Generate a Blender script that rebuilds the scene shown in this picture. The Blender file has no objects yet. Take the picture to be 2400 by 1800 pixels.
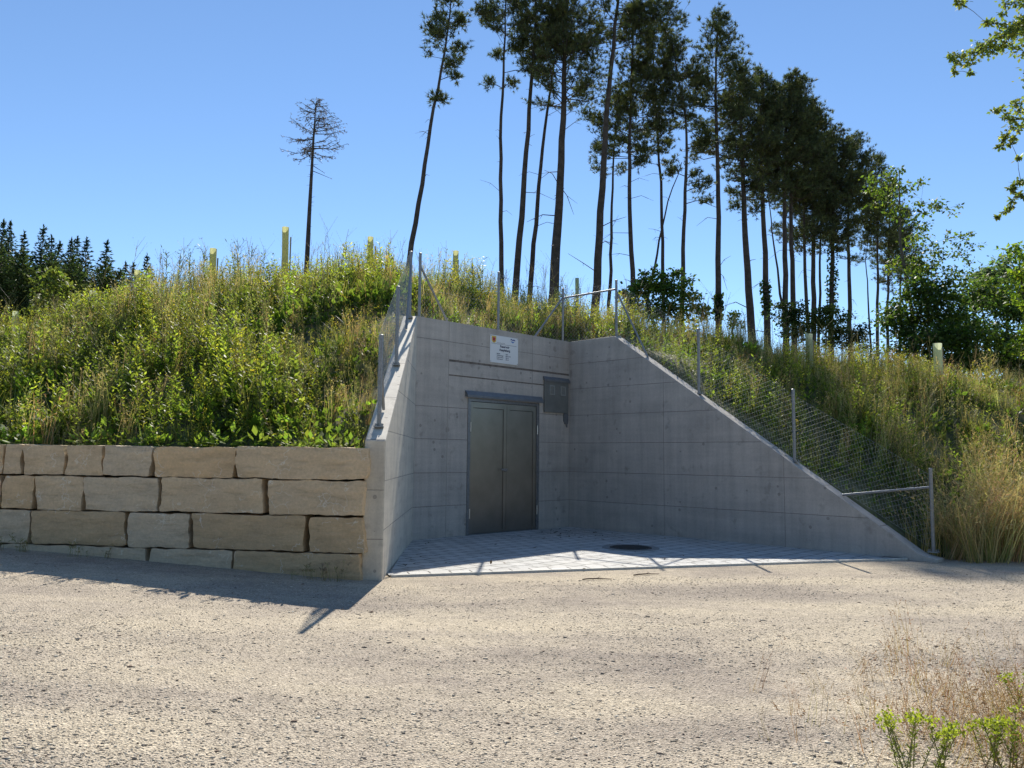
import bpy, bmesh, math, random
import numpy as np
from mathutils import Vector, Matrix, noise as mnoise

scene = bpy.context.scene
R = math.radians
rng = np.random.default_rng(7)
random.seed(7)

# ------------------------------------------------------------------ camera
F_PX, PITCH, ROLL, CAM_H = 1830.0, R(5.3), R(0.6), 1.5
_fwd = np.array([0, math.cos(PITCH), math.sin(PITCH)])
_up0 = np.array([0, -math.sin(PITCH), math.cos(PITCH)])
_r0 = np.array([1.0, 0, 0])
_rt = _r0 * math.cos(ROLL) + _up0 * math.sin(ROLL)
_up = _up0 * math.cos(ROLL) - _r0 * math.sin(ROLL)
CAM = np.array([0, 0, CAM_H])
cam_d = bpy.data.cameras.new('camera')
cam = bpy.data.objects.new('camera', cam_d)
scene.collection.objects.link(cam)
M = Matrix(((_rt[0], _up[0], -_fwd[0], 0), (_rt[1], _up[1], -_fwd[1], 0), (_rt[2], _up[2], -_fwd[2], CAM_H), (0, 0, 0, 1)))
cam.matrix_world = M
cam_d.sensor_width = 36.0
cam_d.lens = 36.0 * F_PX / 2400.0
cam_d.clip_start = 0.05
cam_d.clip_end = 3000
scene.camera = cam

def ray(x, y):
    return _rt * ((x - 1200) / F_PX) + _up * ((900 - y) / F_PX) + _fwd
def pt(x, y, Y):
    d = ray(x, y)
    return CAM + d * (Y / d[1])
def gp(x, y, z=0.0):
    d = ray(x, y)
    return CAM + d * ((z - CAM_H) / d[2])

# ------------------------------------------------------------------ world + sun
SUN_EL, SUN_AZ = R(43.4), R(1.2)      # azimuth measured from +Y towards +X
w = bpy.data.worlds.new("World")
scene.world = w
w.use_nodes = True
nt = w.node_tree
sky = nt.nodes.new('ShaderNodeTexSky')
sky.sky_type = 'NISHITA'
sky.sun_disc = False
sky.sun_elevation = SUN_EL
sky.sun_rotation = SUN_AZ
sky.altitude = 600
sky.air_density = 0.9
sky.dust_density = 0.0
sky.ozone_density = 3.6
bg = nt.nodes['Background']
tint = nt.nodes.new('ShaderNodeMix'); tint.data_type = 'RGBA'; tint.blend_type = 'MULTIPLY'; tint.inputs[0].default_value = 1.0
tint.inputs[7].default_value = (0.92, 0.985, 1.0, 1)
nt.links.new(sky.outputs[0], tint.inputs[6]); nt.links.new(tint.outputs[2], bg.inputs[0])
bg.inputs[1].default_value = 0.103
sun_d = bpy.data.lights.new('sun', 'SUN')
sun_d.energy = 4.2
sun_d.angle = R(0.53)
sun_d.color = (1.0, 0.94, 0.84)
sun = bpy.data.objects.new('sun', sun_d)
scene.collection.objects.link(sun)
to_sun = Vector((math.sin(SUN_AZ) * math.cos(SUN_EL), math.cos(SUN_AZ) * math.cos(SUN_EL), math.sin(SUN_EL)))
sun.rotation_euler = to_sun.to_track_quat('Z', 'Y').to_euler()
scene.view_settings.view_transform = 'Standard'
scene.view_settings.look = 'None'
scene.view_settings.exposure = 0.7
scene.view_settings.gamma = 1.0

# ------------------------------------------------------------------ helpers
def tag(o, label=None, cat=None, group=None, kind=None):
    if label: o['label'] = label
    if cat: o['category'] = cat
    if group: o['group'] = group
    if kind: o['kind'] = kind
    return o

def empty(name, loc=(0, 0, 0)):
    o = bpy.data.objects.new(name, None)
    scene.collection.objects.link(o)
    o.location = loc
    o.empty_display_size = 0.2
    return o

def link(name, me, mats, parent=None):
    o = bpy.data.objects.new(name, me)
    scene.collection.objects.link(o)
    for m in (mats if isinstance(mats, (list, tuple)) else [mats]):
        me.materials.append(m)
    if parent is not None:
        o.parent = parent
        o.matrix_parent_inverse = Matrix.Translation(parent.location).inverted() if parent.type == 'EMPTY' else parent_inv(parent)
    return o

def parent_inv(p):
    # every mesh is built in world space, so undo whatever moves the parent
    m = Matrix.Identity(4)
    q = p
    while q is not None:
        if q.type == 'EMPTY':
            m = Matrix.Translation(q.location)
            break
        q = q.parent
    return Matrix.Identity(4)

class MB:
    def __init__(self):
        self.v, self.f, self.uv = [], [], []
    def add(self, vs, fs, uvs=None):
        n = len(self.v)
        self.v += [tuple(p) for p in vs]
        for i, f in enumerate(fs):
            self.f.append(tuple(a + n for a in f))
            self.uv.append(uvs[i] if uvs else [(0, 0)] * len(f))
    def box(self, o, ax, ay, az, lo, hi, uv=True):
        """box in frame o + u*ax + d*ay + z*az"""
        o, ax, ay, az = map(np.array, (o, ax, ay, az))
        c = [(a, b, c_) for c_ in (lo[2], hi[2]) for b in (lo[1], hi[1]) for a in (lo[0], hi[0])]
        P = [o + ax * a + ay * b + az * c_ for a, b, c_ in c]
        fs = [(0, 2, 3, 1), (4, 5, 7, 6), (0, 1, 5, 4), (2, 6, 7, 3), (0, 4, 6, 2), (1, 3, 7, 5)]
        if np.dot(np.cross(ax, ay), az) < 0:
            fs = [f[::-1] for f in fs]
        uvs = []
        for f in fs:
            uvs.append([(c[i][0] + c[i][1] * 0.37, c[i][2]) for i in f])
        self.add(P, fs, uvs)
    def tube(self, pts, radii, n=6, cap=True):
        pts = [np.array(p, float) for p in pts]
        m = len(pts)
        if not hasattr(radii, '__len__'): radii = [radii] * m
        t0 = pts[-1] - pts[0]
        ref = np.array([0, 0, 1.0]) if abs(t0[2]) < 0.9 * np.linalg.norm(t0) else np.array([1.0, 0, 0])
        base = len(self.v)
        for i in range(m):
            t = pts[min(i + 1, m - 1)] - pts[max(i - 1, 0)]
            t = t / (np.linalg.norm(t) + 1e-9)
            a = np.cross(ref, t); a /= (np.linalg.norm(a) + 1e-9)
            b = np.cross(t, a)
            for k in range(n):
                an = 2 * math.pi * k / n
                self.v.append(tuple(pts[i] + radii[i] * (a * math.cos(an) + b * math.sin(an))))
        for i in range(m - 1):
            for k in range(n):
                k2 = (k + 1) % n
                self.f.append((base + i * n + k, base + i * n + k2, base + (i + 1) * n + k2, base + (i + 1) * n + k))
                self.uv.append([(0, 0)] * 4)
        if cap:
            self.f.append(tuple(base + k for k in range(n))[::-1]); self.uv.append([(0, 0)] * n)
            self.f.append(tuple(base + (m - 1) * n + k for k in range(n))); self.uv.append([(0, 0)] * n)
    def build(self, name, mats, parent=None, smooth=False, bevel=0, uv=False):
        me = bpy.data.meshes.new(name)
        me.from_pydata(self.v, [], self.f)
        if uv:
            l = me.uv_layers.new(name='UVMap')
            flat = [c for f in self.uv for p in f for c in p]
            l.data.foreach_set('uv', flat)
        if smooth:
            me.polygons.foreach_set('use_smooth', [True] * len(me.polygons))
        me.update()
        o = link(name, me, mats, parent)
        if bevel:
            b = o.modifiers.new('bevel', 'BEVEL'); b.width = bevel; b.segments = 2; b.limit_method = 'ANGLE'
        return o

def quads_obj(name, Q, C, mat, parent=None, wood=None, wmat=None):
    """Q (n,4,3) quads, C (n,3) colours -> one mesh with colour attribute Col"""
    Q = np.asarray(Q, np.float32); nleaf = n = len(Q)
    if wood is not None and len(wood.f):      # limbs: quads of the same mesh with the bark material
        WV = np.array(wood.v, np.float32); wf = [f for f in wood.f if len(f) == 4] + [(*f, f[2]) for f in wood.f if len(f) == 3]
        Q = np.concatenate([Q, WV[np.array(wf)]]); C = np.concatenate([np.asarray(C), np.full((len(wf), 3), .05)]); n = len(Q)
    me = bpy.data.meshes.new(name)
    me.vertices.add(n * 4)
    me.vertices.foreach_set('co', Q.reshape(-1))
    me.loops.add(n * 4)
    me.loops.foreach_set('vertex_index', np.arange(n * 4, dtype=np.int32))
    me.polygons.add(n)
    me.polygons.foreach_set('loop_start', np.arange(0, n * 4, 4, dtype=np.int32))
    me.polygons.foreach_set('loop_total', np.full(n, 4, np.int32))
    a = me.color_attributes.new('Col', 'FLOAT_COLOR', 'POINT')
    c4 = np.ones((n, 4, 4), np.float32)
    c4[:, :, :3] = np.asarray(C, np.float32)[:, None, :]
    a.data.foreach_set('color', c4.reshape(-1))
    if n > nleaf: me.polygons.foreach_set('material_index', np.r_[np.zeros(nleaf, np.int32), np.ones(n - nleaf, np.int32)])
    me.update()
    return link(name, me, [mat, wmat or M_BARK] if n > nleaf else mat, parent)

def norm(a):
    return a / (np.linalg.norm(a, axis=-1, keepdims=True) + 1e-9)

def leaf_quads(P, D, L, W, N=None):
    """rhombus leaves: base P, direction D, length L, width W"""
    D = norm(D); n = len(P)
    if N is None: N = rng.normal(size=(n, 3))
    S = norm(np.cross(D, N))
    L = np.broadcast_to(np.asarray(L, float), (n,))[:, None]; W = np.broadcast_to(np.asarray(W, float), (n,))[:, None]
    mid = P + D * L * 0.45
    return np.stack([P, mid + S * W * 0.5, P + D * L, mid - S * W * 0.5], axis=1)

# ------------------------------------------------------------------ materials
def mat_new(name):
    m = bpy.data.materials.new(name); m.use_nodes = True
    nt = m.node_tree
    return m, nt, nt.nodes['Principled BSDF']

def N(nt, t, **kw):
    n = nt.nodes.new('ShaderNode' + t)
    for k, v in kw.items():
        if k in n.inputs.keys() if isinstance(k, str) else False: n.inputs[k].default_value = v
        else: setattr(n, k, v)
    return n

def ramp(nt, fac, stops):
    r = nt.nodes.new('ShaderNodeValToRGB')
    e = r.color_ramp.elements
    while len(e) < len(stops): e.new(0.5)
    for i, (p, c) in enumerate(stops):
        e[i].position = p; e[i].color = (*c, 1) if len(c) == 3 else c
    nt.links.new(fac, r.inputs[0])
    return r.outputs[0]

def mixc(nt, fac, a, b, mode='MIX'):
    m = nt.nodes.new('ShaderNodeMix'); m.data_type = 'RGBA'; m.blend_type = mode
    for i, s in ((0, fac), (6, a), (7, b)):
        if hasattr(s, 'is_output') or hasattr(s, 'links'): nt.links.new(s, m.inputs[i])
        else: m.inputs[i].default_value = s if i == 0 else (*s, 1)
    return m.outputs[2]

def noise_tex(nt, vec, scale, detail=4, rough=0.6):
    n = nt.nodes.new('ShaderNodeTexNoise')
    n.inputs['Scale'].default_value = scale; n.inputs['Detail'].default_value = detail; n.inputs['Roughness'].default_value = rough
    if vec is not None: nt.links.new(vec, n.inputs['Vector'])
    return n.outputs['Fac']

def bump(nt, h, strength, dist=0.01, prev=None):
    b = nt.nodes.new('ShaderNodeBump'); b.inputs['Strength'].default_value = strength; b.inputs['Distance'].default_value = dist
    nt.links.new(h, b.inputs['Height'])
    if prev is not None: nt.links.new(prev, b.inputs['Normal'])
    return b.outputs[0]

def mathn(nt, op, a, b=None, c=None):
    m = nt.nodes.new('ShaderNodeMath'); m.operation = op
    for i, s in enumerate((a, b, c)):
        if s is None: continue
        if isinstance(s, (int, float)): m.inputs[i].default_value = s
        else: nt.links.new(s, m.inputs[i])
    return m.outputs[0]

def simple(name, col, rough=0.6, metal=0.0, nscale=0, namt=0.15, bumps=0):
    m, nt, p = mat_new(name)
    p.inputs['Roughness'].default_value = rough; p.inputs['Metallic'].default_value = metal
    if nscale:
        tc = nt.nodes.new('ShaderNodeTexCoord')
        f = noise_tex(nt, tc.outputs['Object'], nscale, 5)
        lo = tuple(c * (1 - namt) for c in col); hi = tuple(min(1, c * (1 + namt)) for c in col)
        nt.links.new(ramp(nt, f, [(0.3, lo), (0.7, hi)]), p.inputs['Base Color'])
        if bumps: nt.links.new(bump(nt, f, bumps), p.inputs['Normal'])
    else:
        p.inputs['Base Color'].default_value = (*col, 1)
    return m

def foliage_mat(name, trans=0.4, rough=0.5, tint=(1.35, 1.5, 0.7)):
    m, nt, p = mat_new(name)
    a = nt.nodes.new('ShaderNodeAttribute'); a.attribute_name = 'Col'
    nt.links.new(a.outputs['Color'], p.inputs['Base Color'])
    p.inputs['Roughness'].default_value = rough
    p.inputs['Specular IOR Level'].default_value = 0.35
    t = nt.nodes.new('ShaderNodeBsdfTranslucent')
    nt.links.new(mixc(nt, 1.0, a.outputs['Color'], tint, 'MULTIPLY'), t.inputs[0])
    mx = nt.nodes.new('ShaderNodeMixShader'); mx.inputs[0].default_value = trans
    nt.links.new(p.outputs[0], mx.inputs[1]); nt.links.new(t.outputs[0], mx.inputs[2])
    nt.links.new(mx.outputs[0], nt.nodes['Material Output'].inputs[0])
    return m

def concrete(name, hs, us, base=(0.49, 0.45, 0.40)):
    m, nt, p = mat_new(name)
    uvn = nt.nodes.new('ShaderNodeUVMap'); uvn.uv_map = 'UVMap'
    tc = nt.nodes.new('ShaderNodeTexCoord')
    sp = nt.nodes.new('ShaderNodeSeparateXYZ'); nt.links.new(uvn.outputs[0], sp.inputs[0])
    big = noise_tex(nt, tc.outputs['Object'], 1.3, 6, 0.65)
    fine = noise_tex(nt, tc.outputs['Object'], 38, 5, 0.7)
    mp = nt.nodes.new('ShaderNodeMapping'); mp.inputs['Scale'].default_value = (9, 9, 0.5)
    nt.links.new(tc.outputs['Object'], mp.inputs[0])
    streak = noise_tex(nt, mp.outputs[0], 1.0, 4, 0.6)
    mp2 = nt.nodes.new('ShaderNodeMapping'); mp2.inputs['Scale'].default_value = (0.6, 0.6, 6)
    nt.links.new(tc.outputs['Object'], mp2.inputs[0])
    hst = noise_tex(nt, mp2.outputs[0], 1.0, 4, 0.6)
    d = tuple(c * 0.84 for c in base); l = tuple(c * 1.1 for c in base)
    c1 = ramp(nt, big, [(0.3, d), (0.5, base), (0.72, l)])
    c2 = mixc(nt, 0.5, c1, ramp(nt, streak, [(0.3, (0.72, 0.72, 0.73)), (0.6, (1.05, 1.05, 1.05))]), 'MULTIPLY')
    c2 = mixc(nt, 0.45, c2, ramp(nt, hst, [(0.3, (0.75, 0.75, 0.76)), (0.65, (1.1, 1.1, 1.08))]), 'MULTIPLY')
    c3 = mixc(nt, 0.4, c2, ramp(nt, fine, [(0.3, (0.7, 0.7, 0.7)), (0.7, (1.15, 1.15, 1.15))]), 'MULTIPLY')
    # air holes and darker blotches left by the formwork
    vo = nt.nodes.new('ShaderNodeTexVoronoi'); vo.inputs['Scale'].default_value = 5.0
    nt.links.new(tc.outputs['Object'], vo.inputs['Vector'])
    hole = mathn(nt, 'LESS_THAN', vo.outputs['Distance'], 0.14)
    spc = nt.nodes.new('ShaderNodeSeparateColor'); nt.links.new(vo.outputs['Color'], spc.inputs[0])
    keep = mathn(nt, 'GREATER_THAN', spc.outputs[0], 0.72)
    hole = mathn(nt, 'MULTIPLY', hole, keep)
    blot = ramp(nt, noise_tex(nt, tc.outputs['Object'], 4.2, 3, 0.5), [(0.62, (1, 1, 1)), (0.72, (0.66, 0.65, 0.64))])
    c3 = mixc(nt, 0.7, c3, blot, 'MULTIPLY')
    wob = mathn(nt, 'MULTIPLY', mathn(nt, 'SUBTRACT', noise_tex(nt, tc.outputs['Object'], 2.5, 3), 0.5), 0.012)
    line = None
    for ax, vals, eps in ((1, hs, 0.0055), (0, us, 0.005)):
        co = mathn(nt, 'ADD', sp.outputs[ax], wob)
        for v in vals:
            e = mathn(nt, 'COMPARE', co, v, eps)
            line = e if line is None else mathn(nt, 'MAXIMUM', line, e)
    tot = mathn(nt, 'MULTIPLY', hole, 0.45)
    if line is not None:
        tot = mathn(nt, 'MAXIMUM', tot, mathn(nt, 'MULTIPLY', line, mathn(nt, 'ADD', mathn(nt, 'MULTIPLY', big, 0.9), 0.15)))
    c4 = mixc(nt, tot, c3, (0.12, 0.105, 0.1))
    nt.links.new(c4, p.inputs['Base Color'])
    p.inputs['Roughness'].default_value = 0.75
    b = bump(nt, fine, 0.12, 0.004)
    b = bump(nt, mathn(nt, 'MULTIPLY', tot, -1.0), 0.6, 0.01, b)
    nt.links.new(b, p.inputs['Normal'])
    return m

M_STEEL = simple('galvanised_steel', (0.27, 0.28, 0.285), 0.5, 0.5, 30, 0.18)
M_WIRE = simple('fence_wire', (0.52, 0.53, 0.52), 0.45, 0.3)
M_BARK = simple('pine_bark', (0.050, 0.038, 0.031), 0.9, 0, 3.0, 0.5, 0.6)
M_BARK2 = simple('bush_bark', (0.09, 0.075, 0.055), 0.9, 0, 6, 0.3)
M_BIRCH = simple('birch_bark', (0.55, 0.53, 0.48), 0.7, 0, 4, 0.5)
M_LEAF = foliage_mat('leaf', 0.56, 0.5, (1.45, 1.5, 0.7))
M_NEEDLE = foliage_mat('needle', 0.4, 0.55, (1.35, 1.35, 0.7))
M_GRASS = foliage_mat('grass_blade', 0.45, 0.6, (1.25, 1.2, 0.8))
M_WHITE = simple('white_enamel', (0.74, 0.75, 0.74), 0.35)
M_INK = simple('dark_ink', (0.02, 0.022, 0.06), 0.5)

# ------------------------------------------------------------------ layout of the concrete portal
L_ = np.array([-1.72, 13.89, 0]); C_ = np.array([1.243, 16.85, 0])
E_ = np.array([6.16, 11.93, 0]); PF = np.array([-1.53, 9.53, 0])
Z = np.array([0, 0, 1.0])
fe = (C_ - L_); FL = np.linalg.norm(fe); fe = fe / FL
fn = np.array([fe[1], -fe[0], 0])                 # towards the forecourt
we = (E_ - C_); WL = np.linalg.norm(we); we = we / WL
wn = np.array([we[1], -we[0], 0])
wn = wn if np.dot(wn, np.array([-1, -1, 0])) > 0 else -wn
le = (L_ - PF); LL = np.linalg.norm(le); le = le / LL
ln = np.array([le[1], -le[0], 0])                 # towards +X
WH = 4.0
def wing_top(u):  # right wing
    return np.interp(u, [-1, 1.22, WL], [WH, WH, 0.10])
def lw_top(u):
    return np.interp(u, [0, LL], [1.68, WH])
ST_R = np.array([-1.83, 9.42]); ST_L = np.array([-6.65, 10.15])
st_d = (ST_L - ST_R); st_d = st_d / np.linalg.norm(st_d)
def y_wall(x):
    return ST_R[1] + (x - ST_R[0]) * (ST_L[1] - ST_R[1]) / (ST_L[0] - ST_R[0])

# ------------------------------------------------------------------ terrain height
def sstep(a, b, x):
    t = np.clip((x - a) / (b - a), 0, 1); return t * t * (3 - 2 * t)
def ground_z(x, y):
    x = np.asarray(x, float); y = np.asarray(y, float)
    s = np.maximum(0, -1.5 - x)
    return 0.055 * np.minimum(s, 14) + 0.012 * np.sin(x * 1.1 + 0.4) * np.sin(y * 0.9) * sstep(0, 1, 9 - y)
PX = [-40, -20, -14, -11, -9, -6.5, -3, 0, 2, 4, 7, 11, 16, 30, 60]
PZ = [2.2, 2.8, 3.4, 3.8, 4.55, 5.55, 5.6, 5.05, 4.8, 4.45, 4.05, 3.5, 3.0, 2.2, 1.8]
def smin(a, b, k):
    h = np.clip(0.5 + 0.5 * (b - a) / k, 0, 1)
    return b * (1 - h) + a * h - k * h * (1 - h)
def seg_dist(x, y, a, b):
    ax, ay = a[0], a[1]; dx, dy = b[0] - ax, b[1] - ay; l2 = dx * dx + dy * dy
    t = np.clip(((x - ax) * dx + (y - ay) * dy) / l2, 0, 1)
    return np.hypot(x - ax - t * dx, y - ay - t * dy), t
POLY = [PF, L_, C_, E_]
def inside_poly(x, y, P):
    r = np.zeros(np.shape(x), bool); n = len(P)
    for i in range(n):
        a, b = P[i], P[(i + 1) % n]
        c = ((a[1] > y) != (b[1] > y)) & (x < (b[0] - a[0]) * (y - a[1]) / (b[1] - a[1] + 1e-12) + a[0])
        r ^= c
    return r
def hill(x, y):
    x = np.asarray(x, float); y = np.asarray(y, float)
    yw = y_wall(x)
    A = 1.42 + 0.56 * (y - yw - 0.4)
    B = 3.9 - 0.34 * np.minimum(x - 2.11, 5.2) - 0.06 * np.maximum(0, x - 7.31) + 0.62 * (y - 15.98)
    wgt = sstep(-2.6, 1.2, x)
    Fz = A * (1 - wgt) + B * wgt
    P = np.interp(x, PX, PZ)
    P = P - 0.03 * np.maximum(0, y - 26)
    h = smin(Fz, P, 1.6)
    h = h + 0.10 * np.sin(x * 1.3 + y * 0.7) + 0.07 * np.sin(x * 2.9 - y * 2.1)
    # kept below the tops of the concrete walls
    d, t = seg_dist(x, y, L_, C_); h = np.minimum(h, WH - 0.12 + 0.55 * np.maximum(0, d - 0.35))
    d, t = seg_dist(x, y, C_, E_); h = np.minimum(h, wing_top(t * WL) - 0.14 + 0.9 * np.maximum(0, d - 0.3))
    d, t = seg_dist(x, y, PF, L_); h = np.minimum(h, lw_top(t * LL) - 0.15 + 0.8 * np.maximum(0, d - 0.3))
    # nothing in the forecourt nor in front of the stone wall
    ins = inside_poly(x, y, [PF - ln * 0.12 - le * 3, L_ - ln * 0.12 - fn * 0.12, C_ - fn * 0.12 - wn * 0.12, E_ - wn * 0.12 + we * 0.3, E_ + np.array([0, -3, 0])])
    h = np.where(ins, -0.5, h)
    front = (x < -1.6) & (x > -10.2) & (y < yw + 0.33)
    h = np.where(front, -0.5, h)
    h = np.where((x <= -10.2), np.minimum(h, ground_z(x, y) + 0.6 * (y - yw + 0.6)), h)
    return h

def axis(segs):
    out = []
    for a, b, s in segs:
        out += list(np.arange(a, b - 1e-6, s))
    out.append(segs[-1][1]); return np.array(out)
def grid_obj(name, xs, ys, fz, mat, keep=None):
    X, Y = np.meshgrid(xs, ys); Zg = fz(X, Y)
    n, m = X.shape
    V = np.stack([X, Y, Zg], -1).reshape(-1, 3)
    idx = np.arange(n * m).reshape(n, m)
    f = np.stack([idx[:-1, :-1], idx[:-1, 1:], idx[1:, 1:], idx[1:, :-1]], -1).reshape(-1, 4)
    if keep is not None:
        k = keep(X, Y, Zg); kk = (k[:-1, :-1] | k[:-1, 1:] | k[1:, 1:] | k[1:, :-1]).reshape(-1)
        f = f[kk]
    me = bpy.data.meshes.new(name)
    me.from_pydata(V.tolist(), [], f.tolist())
    me.polygons.foreach_set('use_smooth', [True] * len(me.polygons))
    me.update()
    return link(name, me, mat)

def gravel_mat():
    m, nt, p = mat_new('gravel_surface')
    tc = nt.nodes.new('ShaderNodeTexCoord'); v = tc.outputs['Object']
    big = noise_tex(nt, v, 0.55, 4, 0.6)
    med = noise_tex(nt, v, 5, 5, 0.7)
    fine = noise_tex(nt, v, 62, 5, 0.75)
    vo = nt.nodes.new('ShaderNodeTexVoronoi'); vo.inputs['Scale'].default_value = 75
    nt.links.new(v, vo.inputs['Vector'])
    vo2 = nt.nodes.new('ShaderNodeTexVoronoi'); vo2.inputs['Scale'].default_value = 160
    nt.links.new(v, vo2.inputs['Vector'])
    mpb = nt.nodes.new('ShaderNodeMapping'); mpb.inputs['Scale'].default_value = (0.16, 0.95, 1); mpb.inputs['Rotation'].default_value = (0, 0, 0.08); nt.links.new(v, mpb.inputs[0])
    band = noise_tex(nt, mpb.outputs[0], 1.0, 5, 0.6)
    big = mathn(nt, 'ADD', mathn(nt, 'MULTIPLY', big, 0.45), mathn(nt, 'MULTIPLY', band, 0.55))
    c = ramp(nt, big, [(0.40, (0.39, 0.335, 0.275)), (0.48, (0.51, 0.44, 0.345)), (0.55, (0.59, 0.51, 0.385)), (0.64, (0.645, 0.555, 0.41))])
    c = mixc(nt, 0.6, c, ramp(nt, med, [(0.3, (0.72, 0.71, 0.7)), (0.65, (1.12, 1.1, 1.08))]), 'MULTIPLY')
    c = mixc(nt, 0.75, c, ramp(nt, fine, [(0.3, (0.45, 0.44, 0.43)), (0.5, (.95, .95, .95)), (0.7, (1.35, 1.35, 1.35))]), 'MULTIPLY')
    sc = nt.nodes.new('ShaderNodeSeparateColor'); nt.links.new(vo.outputs['Color'], sc.inputs[0])
    c = mixc(nt, 0.6, c, ramp(nt, sc.outputs[0], [(0.0, (0.4, 0.36, 0.34)), (0.2, (0.85, 0.85, 0.85)), (0.8, (1.1, 1.1, 1.1)), (1.0, (1.35, 1.35, 1.35))]), 'MULTIPLY')
    nt.links.new(c, p.inputs['Base Color'])
    p.inputs['Roughness'].default_value = 0.9
    p.inputs['Specular IOR Level'].default_value = 0.15
    b = bump(nt, vo.outputs['Distance'], 0.9, 0.012)
    b = bump(nt, vo2.outputs['Distance'], 0.6, 0.006, b)
    b = bump(nt, med, 0.5, 0.03, b)
    nt.links.new(b, p.inputs['Normal'])
    return m
M_GRAVEL = gravel_mat()
M_SOIL = simple('hill_soil', (0.13, 0.125, 0.055), 0.95, 0, 4, 0.5, 0.6)

gnd = grid_obj('ground', axis([(-300, -20, 40), (-20, -12, 1), (-12, 10, 0.25), (10, 20, 1), (20, 300, 40)]),
               axis([(-60, 0, 10), (0, 14, 0.25), (14, 20, 1), (20, 320, 50)]), ground_z, M_GRAVEL)
tag(gnd, 'pale beige crushed gravel track in front of the concrete portal', 'gravel track', kind='structure')

def hkeep(X, Y, Zg): return Zg > ground_z(X, Y) - 0.45
hl = grid_obj('hill', axis([(-300, -60, 40), (-60, -20, 4), (-20, -11, 0.6), (-11, 11, 0.12), (11, 22, 0.6), (22, 60, 4), (60, 300, 40)]),
              axis([(8.6, 19, 0.12), (19, 27, 0.5), (27, 60, 3), (60, 320, 26)]), hill, M_SOIL, hkeep)
tag(hl, 'earth mound heaped over the buried reservoir, overgrown with weeds', 'mound', kind='structure')

# ------------------------------------------------------------------ concrete portal
portal = empty('reservoir_portal', tuple((L_ + C_) / 2))
tag(portal, 'grey concrete reservoir entrance with sloping wing walls set into the overgrown mound', 'reservoir entrance')
HS = [0.59, 1.19, 1.80, 2.39]
M_CFAC = concrete('concrete_facade', HS + [3.62], [3.02 - 0.0, ])
M_CWING = concrete('concrete_wing', HS + [2.96, 3.5], [2.41, 4.84])
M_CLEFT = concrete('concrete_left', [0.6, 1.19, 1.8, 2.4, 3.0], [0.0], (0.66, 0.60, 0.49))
DU0, DU1, DZ = 1.25, 3.23, 2.60
b = MB()
def fbox(mb, u0, u1, d0, d1, z0, z1): mb.box(L_, fe, fn, Z, (u0, d0, z0), (u1, d1, z1))
# core
fbox(b, 0, DU0, -0.32, -0.02, -0.1, WH); fbox(b, DU1, FL, -0.32, -0.02, -0.1, WH); fbox(b, DU0, DU1, -0.32, -0.02, DZ, WH)
# skins in front of the core, parted by the recessed bands
J = 0.76
fbox(b, 0, J - 0.008, -0.02, 0, -0.1, WH)
fbox(b, J + 0.008, DU0, -0.02, 0, -0.1, 2.985); fbox(b, DU0, DU1, -0.02, 0, DZ, 2.985); fbox(b, DU1, FL, -0.02, 0, -0.1, 2.985)
fbox(b, J + 0.008, FL, -0.02, 0.004, 3.008, 3.25)
fbox(b, J + 0.008, FL, -0.02, 0, 3.292, WH)
facade = b.build('front_wall', M_CFAC, portal, uv=True)
M_GROOVE = simple('groove_dirt', (0.17, 0.145, 0.125), 0.95, 0, 14, 0.4)
for z0_, z1_ in ((2.985, 3.008), (3.25, 3.292)):
    b = MB(); fbox(b, J + 0.009, FL - 0.013, -0.019, -0.006, z0_ + .001, z1_ - .001); b.build('joint_groove', M_GROOVE, facade)
b = MB(); fbox(b, J - 0.007, J + 0.007, -0.019, 0.003, 0, WH - 0.01)
M_SEAL = simple('pale_sealant', (0.40, 0.37, 0.33), 0.8)
b.build('joint_sealant', M_SEAL, facade)
b = MB(); fbox(b, FL - 0.012, FL - 0.001, 0.0, 0.006, 0, WH - 0.02); b.build('joint_sealant', M_SEAL, facade)
# metal strip in lower groove
# right wing: side profile extruded
def prism(mb, o, e, nrm, th, prof):
    """prof: list of (u,z); front at d=0, back at d=-th"""
    n = len(prof)
    A = [o + e * u + Z * z for u, z in prof]; Bk = [p - nrm * th for p in A]
    mb_v = A + Bk
    fs = [tuple(range(n)), tuple(range(2 * n - 1, n - 1, -1))]
    uvs = [[(u, z) for u, z in prof], [(u, z) for u, z in prof[::-1]]]
    for i in range(n):
        j = (i + 1) % n
        fs.append((i, n + i, n + j, j)); uvs.append([(prof[i][0] + .21, prof[i][1] + .11), (prof[i][0] + .3, prof[i][1] + .11), (prof[j][0] + .3, prof[j][1] + .11), (prof[j][0] + .21, prof[j][1] + .11)])
    mb.add(mb_v, fs, uvs)
def fix_normals(o):
    bm = bmesh.new(); bm.from_mesh(o.data); bmesh.ops.recalc_face_normals(bm, faces=bm.faces); bm.to_mesh(o.data); bm.free()
b = MB(); prism(b, C_, we, wn, 0.30, [(-0.32, -0.2), (WL + 0.25, -0.2), (WL + 0.25, 0.04), (WL, 0.10), (1.22, WH), (-0.32, WH)])
rw = b.build('wing_wall', M_CWING, portal, uv=True, bevel=0.012); fix_normals(rw); rw['label'] = 'long wing wall sloping down to the right'
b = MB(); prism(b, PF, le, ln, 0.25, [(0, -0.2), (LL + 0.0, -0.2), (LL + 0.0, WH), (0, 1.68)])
lw = b.build('wing_wall', M_CLEFT, portal, uv=True, bevel=0.015); fix_normals(lw); lw['label'] = 'steep wing wall ending in a narrow pier'

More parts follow.
